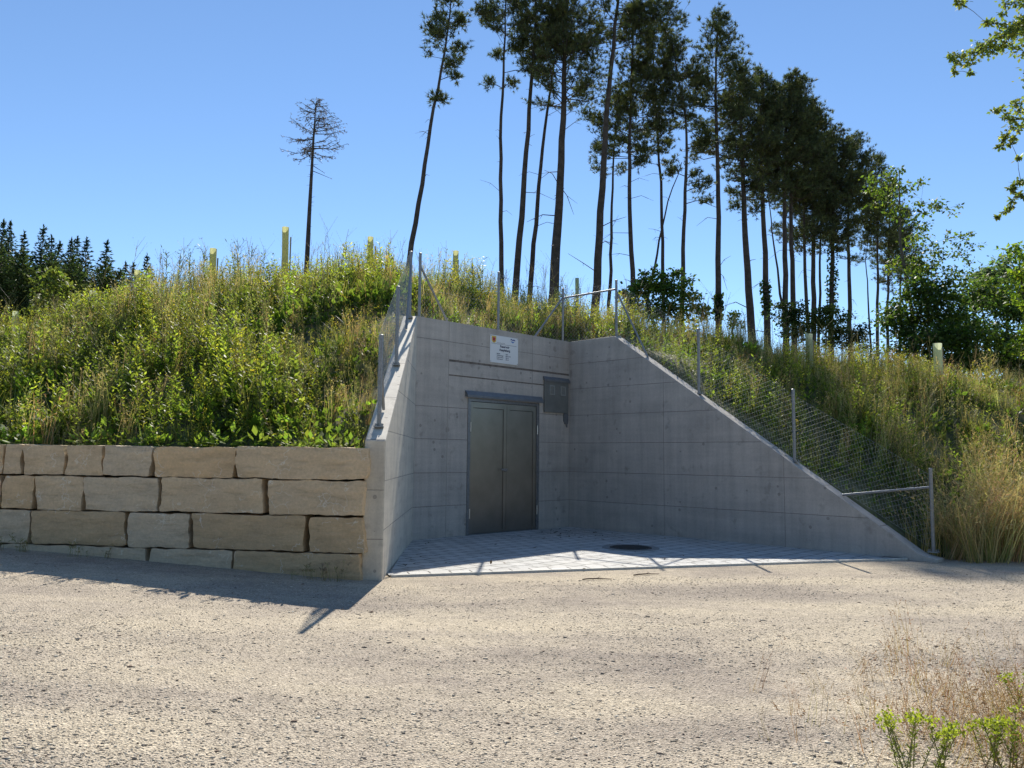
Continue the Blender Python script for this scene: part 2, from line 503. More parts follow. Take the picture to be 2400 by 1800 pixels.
# door
M_DOOR, dnt, dp = mat_new('brushed_stainless')
dtc = dnt.nodes.new('ShaderNodeTexCoord'); dmp = dnt.nodes.new('ShaderNodeMapping'); dmp.inputs['Scale'].default_value = (6, 6, 240)
dnt.links.new(dtc.outputs['Object'], dmp.inputs[0])
dn = noise_tex(dnt, dmp.outputs[0], 1, 4); dn2 = noise_tex(dnt, dtc.outputs['Object'], 2.2, 5)
dnt.links.new(ramp(dnt, dn2, [(0.3, (0.215, 0.21, 0.20)), (0.7, (0.27, 0.265, 0.255))]), dp.inputs['Base Color'])
dp.inputs['Metallic'].default_value = 0.9
dp.inputs['Roughness'].default_value = 0.34
dp.inputs['Anisotropic'].default_value = 0.93
dtan = dnt.nodes.new('ShaderNodeCombineXYZ')
for i_ in range(3): dtan.inputs[i_].default_value = float(fe[i_])
dnt.links.new(dtan.outputs[0], dp.inputs['Tangent'])
M_FRAME = simple('frame_steel', (0.25, 0.255, 0.26), 0.45, 0.7, 20, 0.15)
M_HOOD = simple('hood_sheet', (0.17, 0.18, 0.19), 0.5, 0.3, 8, 0.15)
M_BLACK = simple('dark_gap', (0.015, 0.015, 0.016), 0.8)
b = MB()
fbox(b, DU0 + 0.002, DU0 + 0.07, -0.2, 0.015, 0.0, DZ - 0.002); fbox(b, DU1 - 0.07, DU1 - 0.002, -0.2, 0.015, 0.0, DZ - 0.002)
fbox(b, DU0 + 0.07, DU1 - 0.07, -0.2, 0.012, DZ - 0.06, DZ - 0.002)
fbox(b, DU0 + 0.07, DU1 - 0.07, -0.2, 0.0, 0.0, 0.03)
door = b.build('door', M_FRAME, portal, bevel=0.003); door['label'] = 'double steel door with one leaf wider than the other'
MU = 2.31
def leaf(u0, u1, name):
    z0, z1 = 0.035, DZ - 0.066
    q = MB(); fbox(q, u0, u1, -0.09, -0.025, z0, z1)
    t = 0.085
    # raised rim around a sunk sheet
    fbox(q, u0, u0 + t, -0.025, -0.012, z0, z1); fbox(q, u1 - t, u1, -0.025, -0.012, z0, z1)
    fbox(q, u0 + t, u1 - t, -0.025, -0.012, z1 - t * 1.3, z1)
    return q.build(name, M_DOOR, door, bevel=0.002)
leaf(DU0 + 0.074, MU - 0.003, 'door_leaf'); leaf(MU + 0.003, DU1 - 0.074, 'door_leaf')
b = MB()
fbox(b, MU - 0.10, MU - 0.094 + 0.0, -0.0118, -0.010, 0.09, DZ - 0.19); fbox(b, DU1 - 0.17, DU1 - 0.164, -0.0118, -0.010, 0.09, DZ - 0.19)
fbox(b, DU0 + 0.15, MU - 0.094, -0.0118, -0.010, DZ - 0.185, DZ - 0.179); fbox(b, MU + 0.09, DU1 - 0.164, -0.0118, -0.010, DZ - 0.185, DZ - 0.179)
b.build('panel_seam', M_BLACK, door)
b = MB()
hz = 1.24
o = L_ + fe * (MU - 0.05) + Z * hz
b.tube([o + fn * -0.012, o + fn * 0.05], 0.011, 8); b.tube([o + fn * 0.05 + fe * 0.02, o + fn * 0.05 - fe * 0.17], [0.016, 0.013], 8)
b.box(o, fe, fn, Z, (-0.025, -0.0115, -0.02), (0.025, -0.004, 0.02))
b.tube([o + Z * -0.035 + fn * -0.01, o + Z * -0.035 + fn * 0.012], 0.012, 8)
b.build('door_handle', simple('polished_steel', (0.7, 0.7, 0.7), 0.2, 1.0), door)
for u, z in ((DU0 + 0.066, 2.05), (DU1 - 0.066, 2.05), (DU0 + 0.066, 0.42), (DU1 - 0.066, 0.42)):
    b = MB(); o = L_ + fe * u + fn * 0.022
    b.tube([o + Z * (z - 0.09), o + Z * (z + 0.09)], 0.012, 8)
    b.build('hinge', simple('hinge_steel', (0.6, 0.6, 0.6), 0.3, 1.0) if 'hinge_steel' not in bpy.data.materials else bpy.data.materials['hinge_steel'], door)
b = MB()
def hood(mb, u0, u1, z0, z1, out):
    prof = [(0.001, z0 + 0.03), (0.001, z1), (out * 0.3, z1), (out, z0 + 0.045), (out, z0)]
    P = [L_ + fe * u0 + fn * d + Z * z for d, z in prof] + [L_ + fe * u1 + fn * d + Z * z for d, z in prof]
    n = 5; fs = [tuple(range(n)), tuple(range(2 * n - 1, n - 1, -1))] + [(i, (i + 1) % n, n + (i + 1) % n, n + i) for i in range(n)]
    mb.add(P, fs)
hood(b, DU0 - 0.07, DU1 + 0.06, 2.605, 2.735, 0.08)
hd = b.build('door_hood', M_HOOD, portal); fix_normals(hd)
# ventilation cabinet
M_VENT = simple('cabinet_sheet', (0.20, 0.205, 0.19), 0.55, 0.3, 5, 0.12)
b = MB(); fbox(b, 3.36, 4.115, 0.005, 0.045, 2.43, 3.10)
vent = b.build('vent_cabinet', M_VENT, portal, bevel=0.004)
b = MB(); hood(b, 3.34, 4.14, 3.075, 3.18, 0.07); vh = b.build('vent_hood', M_HOOD, vent); fix_normals(vh)
for u0 in (3.49, 3.845):
    b = MB(); z0, z1 = 2.80, 3.00; u1 = u0 + 0.165
    fbox(b, u0, u0 + 0.02, 0.046, 0.062, z0, z1); fbox(b, u1 - 0.02, u1, 0.046, 0.062, z0, z1)
    fbox(b, u0 + 0.02, u1 - 0.02, 0.046, 0.062, z1 - 0.022, z1); fbox(b, u0 + 0.02, u1 - 0.02, 0.046, 0.062, z0, z0 + 0.022)
    for k in range(6):
        zz = z0 + 0.03 + k * 0.025
        fbox(b, u0 + 0.02, u1 - 0.02, 0.046, 0.052, zz, zz + 0.011)
    b.build('louvre_vent', simple('vent_frame', (0.36, 0.37, 0.35), 0.5, 0.4) if 'vent_frame' not in bpy.data.materials else bpy.data.materials['vent_frame'], vent)
b = MB(); fbox(b, 3.985, 4.12, 0.004, 0.035, 2.25, 2.428); fbox(b, 4.02, 4.12, 0.004, 0.03, 2.20, 2.25)
o = L_ + fe * 4.07 + fn * 0.035; b.tube([o + Z * 2.13, o + Z * 2.20], 0.016, 8)
b.build('key_switch_box', M_HOOD, portal, bevel=0.003)

# ------------------------------------------------------------------ sign
so = L_ + fe * 1.80 + fn * 0.004 + Z * 3.335
SW, SH = 0.78, 0.545
sign = empty('information_sign', tuple(so))
tag(sign, 'white information board lettered Reservoir Aespleberg, screwed above the steel door', 'sign')
b = MB(); b.box(so, fe, fn, Z, (0, 0, 0), (SW, 0.012, SH)); b.build('sign_board', M_WHITE, sign, bevel=0.002)
def text_mesh(mb, s, u, v, size, bold=0.0, align='LEFT'):
    cu = bpy.data.curves.new('txt', 'FONT'); cu.body = s; cu.size = size; cu.offset = bold; cu.align_x = align; cu.resolution_u = 3
    ob = bpy.data.objects.new('txt', cu); scene.collection.objects.link(ob)
    dg = bpy.context.evaluated_depsgraph_get(); dg.update()
    me = bpy.data.meshes.new_from_object(ob.evaluated_get(dg))
    P = [so + fe * (u + q.co.x) + Z * (v + q.co.y) + fn * 0.0135 for q in me.vertices]
    mb.add(P, [tuple(p.vertices) for p in me.polygons])
    bpy.data.objects.remove(ob); bpy.data.curves.remove(cu); bpy.data.meshes.remove(me)
b = MB()
text_mesh(b, 'Reservoir', SW / 2 + 0.01, 0.315, 0.066, 0.0022, 'CENTER'); text_mesh(b, 'Aespleberg', SW / 2 + 0.01, 0.245, 0.066, 0.0022, 'CENTER')
for i, (l, r) in enumerate((('Baujahr', '2020'), ('Wasserspiegel', '600m ü. M.'), ('Brauchreserve', '500 m³'), ('Löschreserve', '150 m³'))):
    text_mesh(b, l, 0.18, 0.178 - i * 0.036, 0.031, 0.0008); text_mesh(b, r, 0.425, 0.178 - i * 0.036, 0.031, 0.0008)
text_mesh(b, 'Gemeindewerke AG', 0.18, 0.395, 0.026)
b.box(so, fe, fn, Z, (0.035, 0.012, 0.375), (0.73, 0.0135, 0.380))
b.build('lettering', M_INK, sign)
def flat(name, pts, col, d, parent=sign):
    q = MB(); P = [so + fe * u + Z * v + fn * d for u, v in pts]
    q.add(P, [tuple(range(len(P)))])
    return q.build(name, simple(name + '_paint', col, 0.5), parent)
cx, cy = 0.10, 0.462
sh = [(-.062, .065), (.062, .065), (.062, -.01)] + [(.062 * math.cos(a), -.01 - .062 * math.sin(a)) for a in np.linspace(0.2, math.pi - 0.2, 8)] + [(-.062, -.01)]
flat('shield', [(cx + a, cy + c) for a, c in sh], (0.75, 0.52, 0.08), 0.0132)
star = [(0, .056), (.014, .032), (.02, .03), (.05, .03), (.032, .002), (.038, -.02), (.03, -.035), (.012, -.022), (.012, -.055), (-.012, -.055), (-.012, -.022), (-.03, -.035), (-.038, -.02), (-.032, .002), (-.05, .03), (-.02, .03), (-.014, .032)]
flat('shield_emblem', [(cx + a, cy + c) for a, c in star], (0.42, 0.02, 0.03), 0.0146)
lx, ly = 0.625, 0.49
flat('wave_emblem', [(lx - .07, ly), (lx - .05, ly + .032), (lx - .02, ly + .018), (lx, ly + .012), (lx + .02, ly + .022), (lx + .04, ly + .022), (lx + .078, ly - .002), (lx + .05, ly - .008), (lx + .02, ly), (lx, ly - .01), (lx - .03, ly + .004)], (0.01, 0.02, 0.22), 0.0136)
flat('wave_emblem', [(lx - .055, ly - .015), (lx - .02, ly - .02), (lx, ly - .03), (lx + .03, ly - .022), (lx + .05, ly - .02), (lx + .02, ly - .05), (lx, ly - .058), (lx - .03, ly - .048)], (0.10, 0.22, 0.50), 0.0136)
for u, v in ((0.02, 0.02), (SW - 0.02, 0.02), (0.02, SH - 0.02), (SW - 0.02, SH - 0.02)):
    b = MB(); o = so + fe * u + Z * v; b.tube([o + fn * 0.011, o + fn * 0.017], 0.008, 8); b.build('screw', M_STEEL, sign)

# ------------------------------------------------------------------ forecourt paving
def paver_mat(name, ang, wd, rowh, off=0.5):
    m, nt, p = mat_new(name)
    tc = nt.nodes.new('ShaderNodeTexCoord'); mp = nt.nodes.new('ShaderNodeMapping'); mp.inputs['Rotation'].default_value = (0, 0, ang)
    nt.links.new(tc.outputs['Object'], mp.inputs[0])
    br = nt.nodes.new('ShaderNodeTexBrick'); br.inputs['Scale'].default_value = 1.0
    br.inputs['Brick Width'].default_value = wd; br.inputs['Row Height'].default_value = rowh; br.inputs['Mortar Size'].default_value = 0.011
    br.inputs['Mortar Smooth'].default_value = 0.2; br.offset = off
    br.inputs['Color1'].default_value = (0.46, 0.455, 0.43, 1); br.inputs['Color2'].default_value = (0.56, 0.55, 0.52, 1); br.inputs['Mortar'].default_value = (0.12, 0.11, 0.10, 1)
    nt.links.new(mp.outputs[0], br.inputs['Vector'])
    f = noise_tex(nt, tc.outputs['Object'], 60, 4, 0.7); g = noise_tex(nt, tc.outputs['Object'], 1.6, 5, 0.6)
    c = mixc(nt, 0.5, br.outputs['Color'], ramp(nt, f, [(0.3, (0.75, 0.75, 0.75)), (0.7, (1.15, 1.15, 1.15))]), 'MULTIPLY')
    c = mixc(nt, 0.5, c, ramp(nt, g, [(0.3, (0.72, 0.70, 0.66)), (0.6, (1.08, 1.08, 1.08))]), 'MULTIPLY')
    nt.links.new(c, p.inputs['Base Color']); p.inputs['Roughness'].default_value = 0.85
    b_ = bump(nt, mathn(nt, 'SUBTRACT', 1.0, br.outputs['Fac']), 0.8, 0.008)
    nt.links.new(bump(nt, f, 0.2, 0.003, b_), p.inputs['Normal'])
    return m
fr0 = gp(921, 1352); fr1 = gp(2085, 1313)
fd = fr1 - fr0; fd /= np.linalg.norm(fd); fdn = np.array([-fd[1], fd[0], 0])
ang = math.atan2(fe[1], fe[0])
b = MB()
P = [fr0 + fdn * 0.24 + Z * .020, fr1 + fdn * 0.24 + Z * .020, E_ + Z * .020 - wn * 0.05, C_ + Z * .020 - wn * .05, L_ + Z * .020 - ln * .05]
b.add(P, [tuple(range(5))])
pv = b.build('forecourt_paving', paver_mat('concrete_pavers', -ang, 0.27, 0.27))
tag(pv, 'pale grey concrete paving laid diagonally in front of the steel door', 'paving', kind='structure')
b = MB(); b.add([fr0 + Z * .020 - fd * .05, fr1 + Z * .020 + fd * .35, fr1 + fdn * .236 + Z * .020 + fd * .2, fr0 + fdn * .236 + Z * .020 - fd * .05], [(0, 1, 2, 3)])
bd = b.build('paving_border', paver_mat('border_pavers', -math.atan2(fd[1], fd[0]), 0.27, 0.6, 0.0))
tag(bd, 'single border course of pale pavers along the gravel edge', 'paving border', kind='structure')
b = MB(); b.box(fr0, fd, fdn, Z, (-.03, -.045, -.1), (np.linalg.norm(fr1 - fr0) + .3, -.004, .03))
kb = b.build('kerb', simple('kerb_concrete', (0.60, 0.57, 0.50), 0.8, 0, 25, 0.2), bevel=0.006)
tag(kb, 'thin pale kerb between the paving and the gravel track', 'kerb', kind='structure')

# manhole
mc = gp(1478, 1284, 0.02)
mh = empty('manhole_cover', tuple(mc))
tag(mh, 'round dark iron manhole cover in a concrete ring on the paving', 'manhole cover')
b = MB()
def disc(mb, c, r0, r1, z0, z1, n=40):
    base = len(mb.v)
    for r, z in ((r0, z1), (r1, z1), (r1, z0)):
        for k in range(n):
            a = 2 * math.pi * k / n; mb.v.append((c[0] + r * math.cos(a), c[1] + r * math.sin(a), c[2] + z))
    for j in range(2):
        for k in range(n):
            mb.f.append((base + j * n + k, base + (j + 1) * n + k, base + (j + 1) * n + (k + 1) % n, base + j * n + (k + 1) % n)); mb.uv.append([(0, 0)] * 4)
    if r0 < 0.001: pass
disc(b, mc, 0.36, 0.47, -0.01, 0.008); b.build('concrete_ring', simple('ring_concrete', (0.27, 0.26, 0.24), 0.85, 0, 20, 0.2), mh)
b = MB(); disc(b, mc, 0.001, 0.345, -0.01, 0.012)
for k in range(-4, 5):
    hw = math.sqrt(max(0.01, 0.30 ** 2 - (k * 0.07) ** 2))
    b.box(mc, (1, 0, 0), (0, 1, 0), Z, (-hw, k * 0.07 - 0.014, 0.0125), (hw, k * 0.07 + 0.014, 0.018))
b.build('iron_lid', simple('cast_iron', (0.07, 0.065, 0.06), 0.6, 0.4, 20, 0.3), mh)

# ------------------------------------------------------------------ stone wall
def stone_mat(name, base, warm):
    m, nt, p = mat_new(name)
    tc = nt.nodes.new('ShaderNodeTexCoord'); oi = nt.nodes.new('ShaderNodeObjectInfo')
    v = tc.outputs['Object']
    big = noise_tex(nt, v, 1.8, 6, 0.65); fine = noise_tex(nt, v, 30, 6, 0.75)
    mp = nt.nodes.new('ShaderNodeMapping'); mp.inputs['Scale'].default_value = (2.5, 2.5, 11); nt.links.new(v, mp.inputs[0])
    bed = noise_tex(nt, mp.outputs[0], 1.0, 6, 0.7)
    c = ramp(nt, big, [(0.3, base), (0.5, tuple((x + y) / 2 for x, y in zip(base, warm))), (0.7, warm)])
    c = mixc(nt, 0.55, c, ramp(nt, bed, [(0.3, (0.52, 0.50, 0.48)), (0.48, (.95, .95, .95)), (0.68, (1.16, 1.15, 1.14))]), 'MULTIPLY')
    c = mixc(nt, 0.5, c, ramp(nt, fine, [(0.3, (0.65, 0.65, 0.65)), (0.7, (1.2, 1.2, 1.2))]), 'MULTIPLY')
    # pale scratches and calcite veins
    vo = nt.nodes.new('ShaderNodeTexVoronoi'); vo.feature = 'DISTANCE_TO_EDGE'; vo.inputs['Scale'].default_value = 3.2
    wv = nt.nodes.new('ShaderNodeVectorMath'); wv.operation = 'ADD'
    nn = nt.nodes.new('ShaderNodeTexNoise'); nn.inputs['Scale'].default_value = 6; nt.links.new(v, nn.inputs['Vector'])
    sc = nt.nodes.new('ShaderNodeVectorMath'); sc.operation = 'SCALE'; sc.inputs['Scale'].default_value = 0.35; nt.links.new(nn.outputs['Color'], sc.inputs[0])
    nt.links.new(v, wv.inputs[0]); nt.links.new(sc.outputs[0], wv.inputs[1]); nt.links.new(wv.outputs[0], vo.inputs['Vector'])
    vein = mathn(nt, 'MULTIPLY', mathn(nt, 'LESS_THAN', vo.outputs['Distance'], 0.012), mathn(nt, 'GREATER_THAN', noise_tex(nt, v, 2.7, 2), 0.53))
    c = mixc(nt, mathn(nt, 'MULTIPLY', vein, 0.6), c, (0.80, 0.74, 0.62))
    nt.links.new(c, p.inputs['Base Color']); p.inputs['Roughness'].default_value = 0.85
    b_ = bump(nt, bed, 0.9, 0.035); b_ = bump(nt, fine, 0.6, 0.012, b_)
    nt.links.new(b_, p.inputs['Normal'])
    return m
M_ST = [stone_mat('limestone_warm', (0.65, 0.47, 0.28), (0.78, 0.555, 0.31)), stone_mat('limestone_grey', (0.63, 0.515, 0.36), (0.70, 0.56, 0.38)),
        stone_mat('limestone_buff', (0.66, 0.505, 0.325), (0.75, 0.57, 0.355)), stone_mat('limestone_brown', (0.54, 0.395, 0.235), (0.67, 0.485, 0.275))]
st_o = np.array([ST_R[0], ST_R[1], 0]); st_e = np.array([st_d[0], st_d[1], 0]); st_n = np.array([-st_d[1], st_d[0], 0])
st_n = st_n if st_n[1] < 0 else -st_n
def u_of_px(x, y=1180):
    d = ray(x, y); # intersect vertical plane of the wall
    t = np.dot(st_o - CAM, st_n) / np.dot(d, st_n)
    return np.dot(CAM + d * t - st_o, st_e)
swall = empty('stone_wall', tuple(st_o))
tag(swall, 'dry-stacked retaining wall of big tan quarried limestone blocks beside the concrete pier', 'stone wall')
def block(u0, u1, z0, z1, seed, mat, skew0=0.0, skew1=0.0, dep=0.55, bat=0.0):
    nx, ny, nz = max(6, int((u1 - u0) / 0.05)), 7, max(6, int((z1 - z0) / 0.045))
    bm = bmesh.new()
    bmesh.ops.create_cube(bm, size=1.0)
    bm.free()
    # subdivided box by faces
    vid = {}; vs = []; fs = []
    def V(i, j, k):
        if (i, j, k) in vid: return vid[(i, j, k)]
        a, b_, c = i / nx, j / ny, k / nz
        u = u0 + (u1 - u0) * a; z = z0 + (z1 - z0) * c; d = -dep * b_
        u += (skew0 * (1 - a) + skew1 * a) * (c - 0.5)
        # rounded edges
        ea = min(a, 1 - a) * (u1 - u0); ec = min(c, 1 - c) * (z1 - z0); eb = b_ * dep
        r = 0.014
        def rd(x, y):
            x = min(x, r); y = min(y, r); q = math.hypot(r - x, r - y)
            return max(0, q - r)
        cut = rd(ea, eb); d -= cut * 0.9
        cut2 = rd(ec, eb); d -= cut2 * 0.9
        cut3 = rd(ea, ec)
        z += (-1 if c > 0.5 else 1) * cut3 * 0.8
        u += (-1 if a > 0.5 else 1) * cut3 * 0.8
        p = Vector((u * 1.0 + seed * 7.3, d, z + seed * 3.1))
        n1 = mnoise.noise(p * 2.2); n2 = mnoise.noise(p * 7.0 + Vector((5, 1, 2))); n3 = mnoise.noise(p * 19.0)
        d += 0.016 * n1 + 0.013 * n2 + 0.008 * n3
        q = Vector((u * 1.0 + seed * 2.3, z * 1.0, seed * 1.7))
        if a in (0, 1): u += 0.034 * mnoise.noise(q * 4.0) + 0.020 * mnoise.noise(q * 14)
        if c in (0, 1): z += (0.016 * mnoise.noise(q * 3.0) + 0.012 * mnoise.noise(q * 14)) 
        P = st_o + st_e * u + st_n * (d - bat * z) + Z * z
        vid[(i, j, k)] = len(vs); vs.append(tuple(P)); return vid[(i, j, k)]
    for i in range(nx):
        for k in range(nz):
            fs.append((V(i, 0, k), V(i + 1, 0, k), V(i + 1, 0, k + 1), V(i, 0, k + 1)))
            fs.append((V(i, ny, k), V(i, ny, k + 1), V(i + 1, ny, k + 1), V(i + 1, ny, k)))
        for j in range(ny):
            fs.append((V(i, j, 0), V(i, j + 1, 0), V(i + 1, j + 1, 0), V(i + 1, j, 0)))
            fs.append((V(i, j, nz), V(i + 1, j, nz), V(i + 1, j + 1, nz), V(i, j + 1, nz)))
    for j in range(ny):
        for k in range(nz):
            fs.append((V(0, j, k), V(0, j, k + 1), V(0, j + 1, k + 1), V(0, j + 1, k)))
            fs.append((V(nx, j, k), V(nx, j + 1, k), V(nx, j + 1, k + 1), V(nx, j, k + 1)))
    me = bpy.data.meshes.new('stone_block'); me.from_pydata(vs, [], fs)
    me.polygons.foreach_set('use_smooth', [True] * len(me.polygons)); me.update()
    o = link('stone_block', me, mat, swall); fix_normals(o); me.set_sharp_from_angle(angle=R(32))
    return o
zpx = lambda q: q * 0.4069
ROWS = [
    (1.205, 1.585, [(-420, -215, 0, 2), (-205, -6, 0, 0), (0, 106, 2, 0), (112, 348, 2, 0), (362, 577, 2, 2), (583, 855, 1, 2), (872, 1338, 0, 2), (1352, 2108, 2, 3)]),
    (0.770, 1.190, [(-500, -250, 0, 0), (-240, -5, 0, 2), (2, 186, 0, 1), (200, 466, 2, 3), (480, 906, 1, 0), (918, 1516, 2, 0), (1540, 2095, 2, 0)]),
    (0.335, 0.755, [(-560, -260, 2, 0), (-250, -60, 0, 0), (-50, 176, 1, 1), (187, 728, 3, 0), (742, 1100, 1, 0), (1117, 1757, 3, 2), (1785, 2100, 3, 0)]),
    (-0.12, 0.320, [(-520, -200, 1, 0), (-190, 15, 1, 0), (25, 425, 1, 0), (432, 856, 1, 0), (868, 1345, 1, 2), (1352, 2086, 3, 0)]),
]
sd = 1
for z0, z1, bl in ROWS:
    for x0, x1, mi, sk in bl:
        ua, ub = u_of_px(zpx(x1)), u_of_px(zpx(x0))
        sd += 1
        rr = random.Random(sd)
        block(ua + 0.006, ub - 0.006, z0 + rr.uniform(-.004, .006), z1 - rr.uniform(-.004, .008), sd, M_ST[mi], rr.uniform(-.04, .04), rr.uniform(-.04, .04), bat=-0.0)
# earth behind the blocks
b = MB(); b.box(st_o, st_e, st_n, Z, (0.03, -0.62, -0.2), (7.6, -0.30, 1.45))
b.build('earth_fill', simple('dark_earth', (0.03, 0.026, 0.02), 1.0), swall)

# ------------------------------------------------------------------ fences
def post(mb, base, h, r=0.027):
    b0 = np.array(base)
    mb.tube([b0, b0 + Z * h], r, 10); mb.tube([b0 + Z * (h - 0.004), b0 + Z * (h + 0.012), b0 + Z * (h + 0.022)], [r * 1.12, r * 1.12, r * .6], 10)
def plate(mb, base, e, n):
    mb.box(base, e, n, Z, (-.075, -.06, -.004), (.075, .06, .012))
    for s in (-1, 1):
        for q in (-1, 1):
            p = np.array(base) + np.array(e) * .055 * s + np.array(n) * .04 * q
            mb.tube([p + Z * 0.01, p + Z * 0.045], 0.009, 6)
def mesh_panel(mb, p0, p1, h, off, n, sp=0.085, r=0.0009, k=(1.0, 1.0)):
    """chain link between bases p0->p1, sheared with the slope"""
    p0 = np.array(p0); p1 = np.array(p1); L = np.linalg.norm(p1 - p0)
    e = (p1 - p0) / L
    def at(u, v, d): return p0 + e * u + Z * v + n * (off + d)
    def strip(a, c_):
        d = norm((c_ - a)[None])[0]; s = norm(np.cross(d, n)[None])[0]; 
        o0 = len(mb.v); 
        for q in (a, c_):
            for w_, k_ in ((1, 0), (0, 1), (-1, 0), (0, -1)):
                mb.v.append(tuple(q + s * r * w_ + n * r * k_))
        for k in range(4):
            mb.f.append((o0 + k, o0 + (k + 1) % 4, o0 + 4 + (k + 1) % 4, o0 + 4 + k)); mb.uv.append([(0, 0)] * 4)
    H = h
    for sgn, d in ((1, 0.003), (-1, -0.003)):
        kk = k[0] if sgn > 0 else k[1]
        sp_u = sp * math.sqrt(max(.6, (1 + kk * kk) / 2))
        c = -H * kk
        while c < L + H * kk:
            if sgn > 0: ua, ub = c, c + H * kk
            else: ua, ub = c + H * kk, c
            # param v from 0..H, u from ua..ub
            v0, v1 = 0.0, H; uu0, uu1 = ua, ub
            def clipu(u, v, u2, v2, lim):
                t = (lim - u) / (u2 - u); return lim, v + t * (v2 - v)
            if (uu0 < 0 and uu1 < 0) or (uu0 > L and uu1 > L): c += sp_u; continue
            if uu0 < 0: uu0, v0 = clipu(uu0, v0, uu1, v1, 0)
            if uu1 < 0: uu1, v1 = clipu(uu1, v1, uu0, v0, 0)
            if uu0 > L: uu0, v0 = clipu(uu0, v0, uu1, v1, L)
            if uu1 > L: uu1, v1 = clipu(uu1, v1, uu0, v0, L)
            strip(at(uu0, v0 + 0.03, d), at(uu1, v1 + 0.03, d)); c += sp_u
    for v in (0.03, H * 0.5, H + 0.03):
        strip(at(0, v, 0.004), at(L, v, 0.004))
def fence(name, label, posts, braces, panels, e, n, weave=(1.0, 1.0)):
    root = empty(name, tuple(posts[0][0])); tag(root, label, 'fence')
    for base, h in posts:
        q = MB(); post(q, base, h); po = q.build('post', M_STEEL, root, smooth=False)
        q = MB(); plate(q, np.array(base), e, n); q.build('base_plate', M_STEEL, po)
    for a, c in braces:
        q = MB(); q.tube([np.array(a), np.array(c)], 0.02, 8); q.build('brace', M_STEEL, root)
    q = MB()
    for p0, p1, h in panels: mesh_panel(q, p0, p1, h, 0.034, n, k=weave if abs(p0[2] - p1[2]) > .3 else (1.0, 1.0))
    q.build('wire_mesh', M_WIRE, root)
    return root
# left wing fence: on the centre line of the sloping top
def lwp(u, off=0.125): return PF + le * u - ln * off + Z * lw_top(u)
p1, p2, p3 = lwp(0.32), lwp(2.2), lwp(LL - 0.12)
corner_l = L_ + fe * 0.03 - fn * 0.12 + Z * WH
ph = 1.2
fence('chain_link_fence', 'chain-link fence climbing the steep wing wall left of the door',
      [(p1, 1.16), (p2, 1.2), (p3, 1.2)],
      [(p1 + Z * 0.85, lwp(0.75) + Z * 0.02), (p3 + Z * 1.0, lwp(LL - 0.7) + Z * 0.02)],
      [(p1, p2, 1.12), (p2, p3, 1.12)], le, -ln)
def fap(u, off=0.15): return L_ + fe * u - fn * off + Z * WH
f1, f2, f3 = fap(0.16), fap(2.17), fap(FL - 0.05)
fence('chain_link_fence', 'chain-link fence along the flat wall top above the door and sign',
      [(f1, 1.2), (f2, 1.2), (f3, 1.18)],
      [(f1 + Z * 0.98, fap(0.85) + Z * .01), (f3 + Z * 1.0, fap(FL - 0.95) + Z * .01)],
      [(f1, f2, 1.14), (f2, f3, 1.14)], fe, -fn)
def rwp(u, off=0.15): return C_ + we * u - wn * off + Z * wing_top(u)
def u_px(x):
    k = (x - 1200) / F_PX
    return (k * C_[1] - C_[0]) / (we[0] - k * we[1])
uu = [1.16, u_px(1630), u_px(1852)]
rp = [rwp(u) for u in uu]
endp = E_ + we * 0.12 - wn * 0.25 + Z * 0.12
rc = f3 + Z * 0
fence('chain_link_fence', 'long chain-link fence stepping down the sloping wing wall on the right',
      [(rp[0], 1.2), (rp[1], 1.24), (rp[2], 1.24), (endp, 1.25)],
      [(f3 + Z * 0.98 + we * 0.03, rp[0] + Z * 1.02), (rp[0] + Z * 0.98, rwp(1.95) + Z * .01), (endp + Z * 0.98, rwp(u_px(1962)) + Z * 0.02)],
      [(f3 + we * 0.03, rp[0], 1.12), (rp[0], rp[1], 1.12), (rp[1], rp[2], 1.12), (rp[2], endp, 1.12)], we, -wn, (1.25, .3))

# ------------------------------------------------------------------ trees
def col_var(n, base, amt=0.25, hue=0.12):
    c = np.array(base)[None] * (1 + rng.normal(0, amt, (n, 1))) * (1 + rng.normal(0, hue, (n, 3)))
    return np.clip(c, 0.004, 0.9)
def tufts(cen, dirs, size, nq, wfac=0.2, spread=0.65):
    n = len(cen)
    P = np.repeat(cen, nq, 0); D = np.repeat(dirs, nq, 0) + rng.normal(0, spread, (n * nq, 3))
    s = size * rng.uniform(0.6, 1.25, n * nq)
    return leaf_quads(P - norm(D) * (s * 0.25)[:, None], D, s, s * wfac)

def interp_path(path, t):
    ts = np.linspace(0, 1, len(path)); return np.array([np.interp(t, ts, path[:, i]) for i in range(3)])

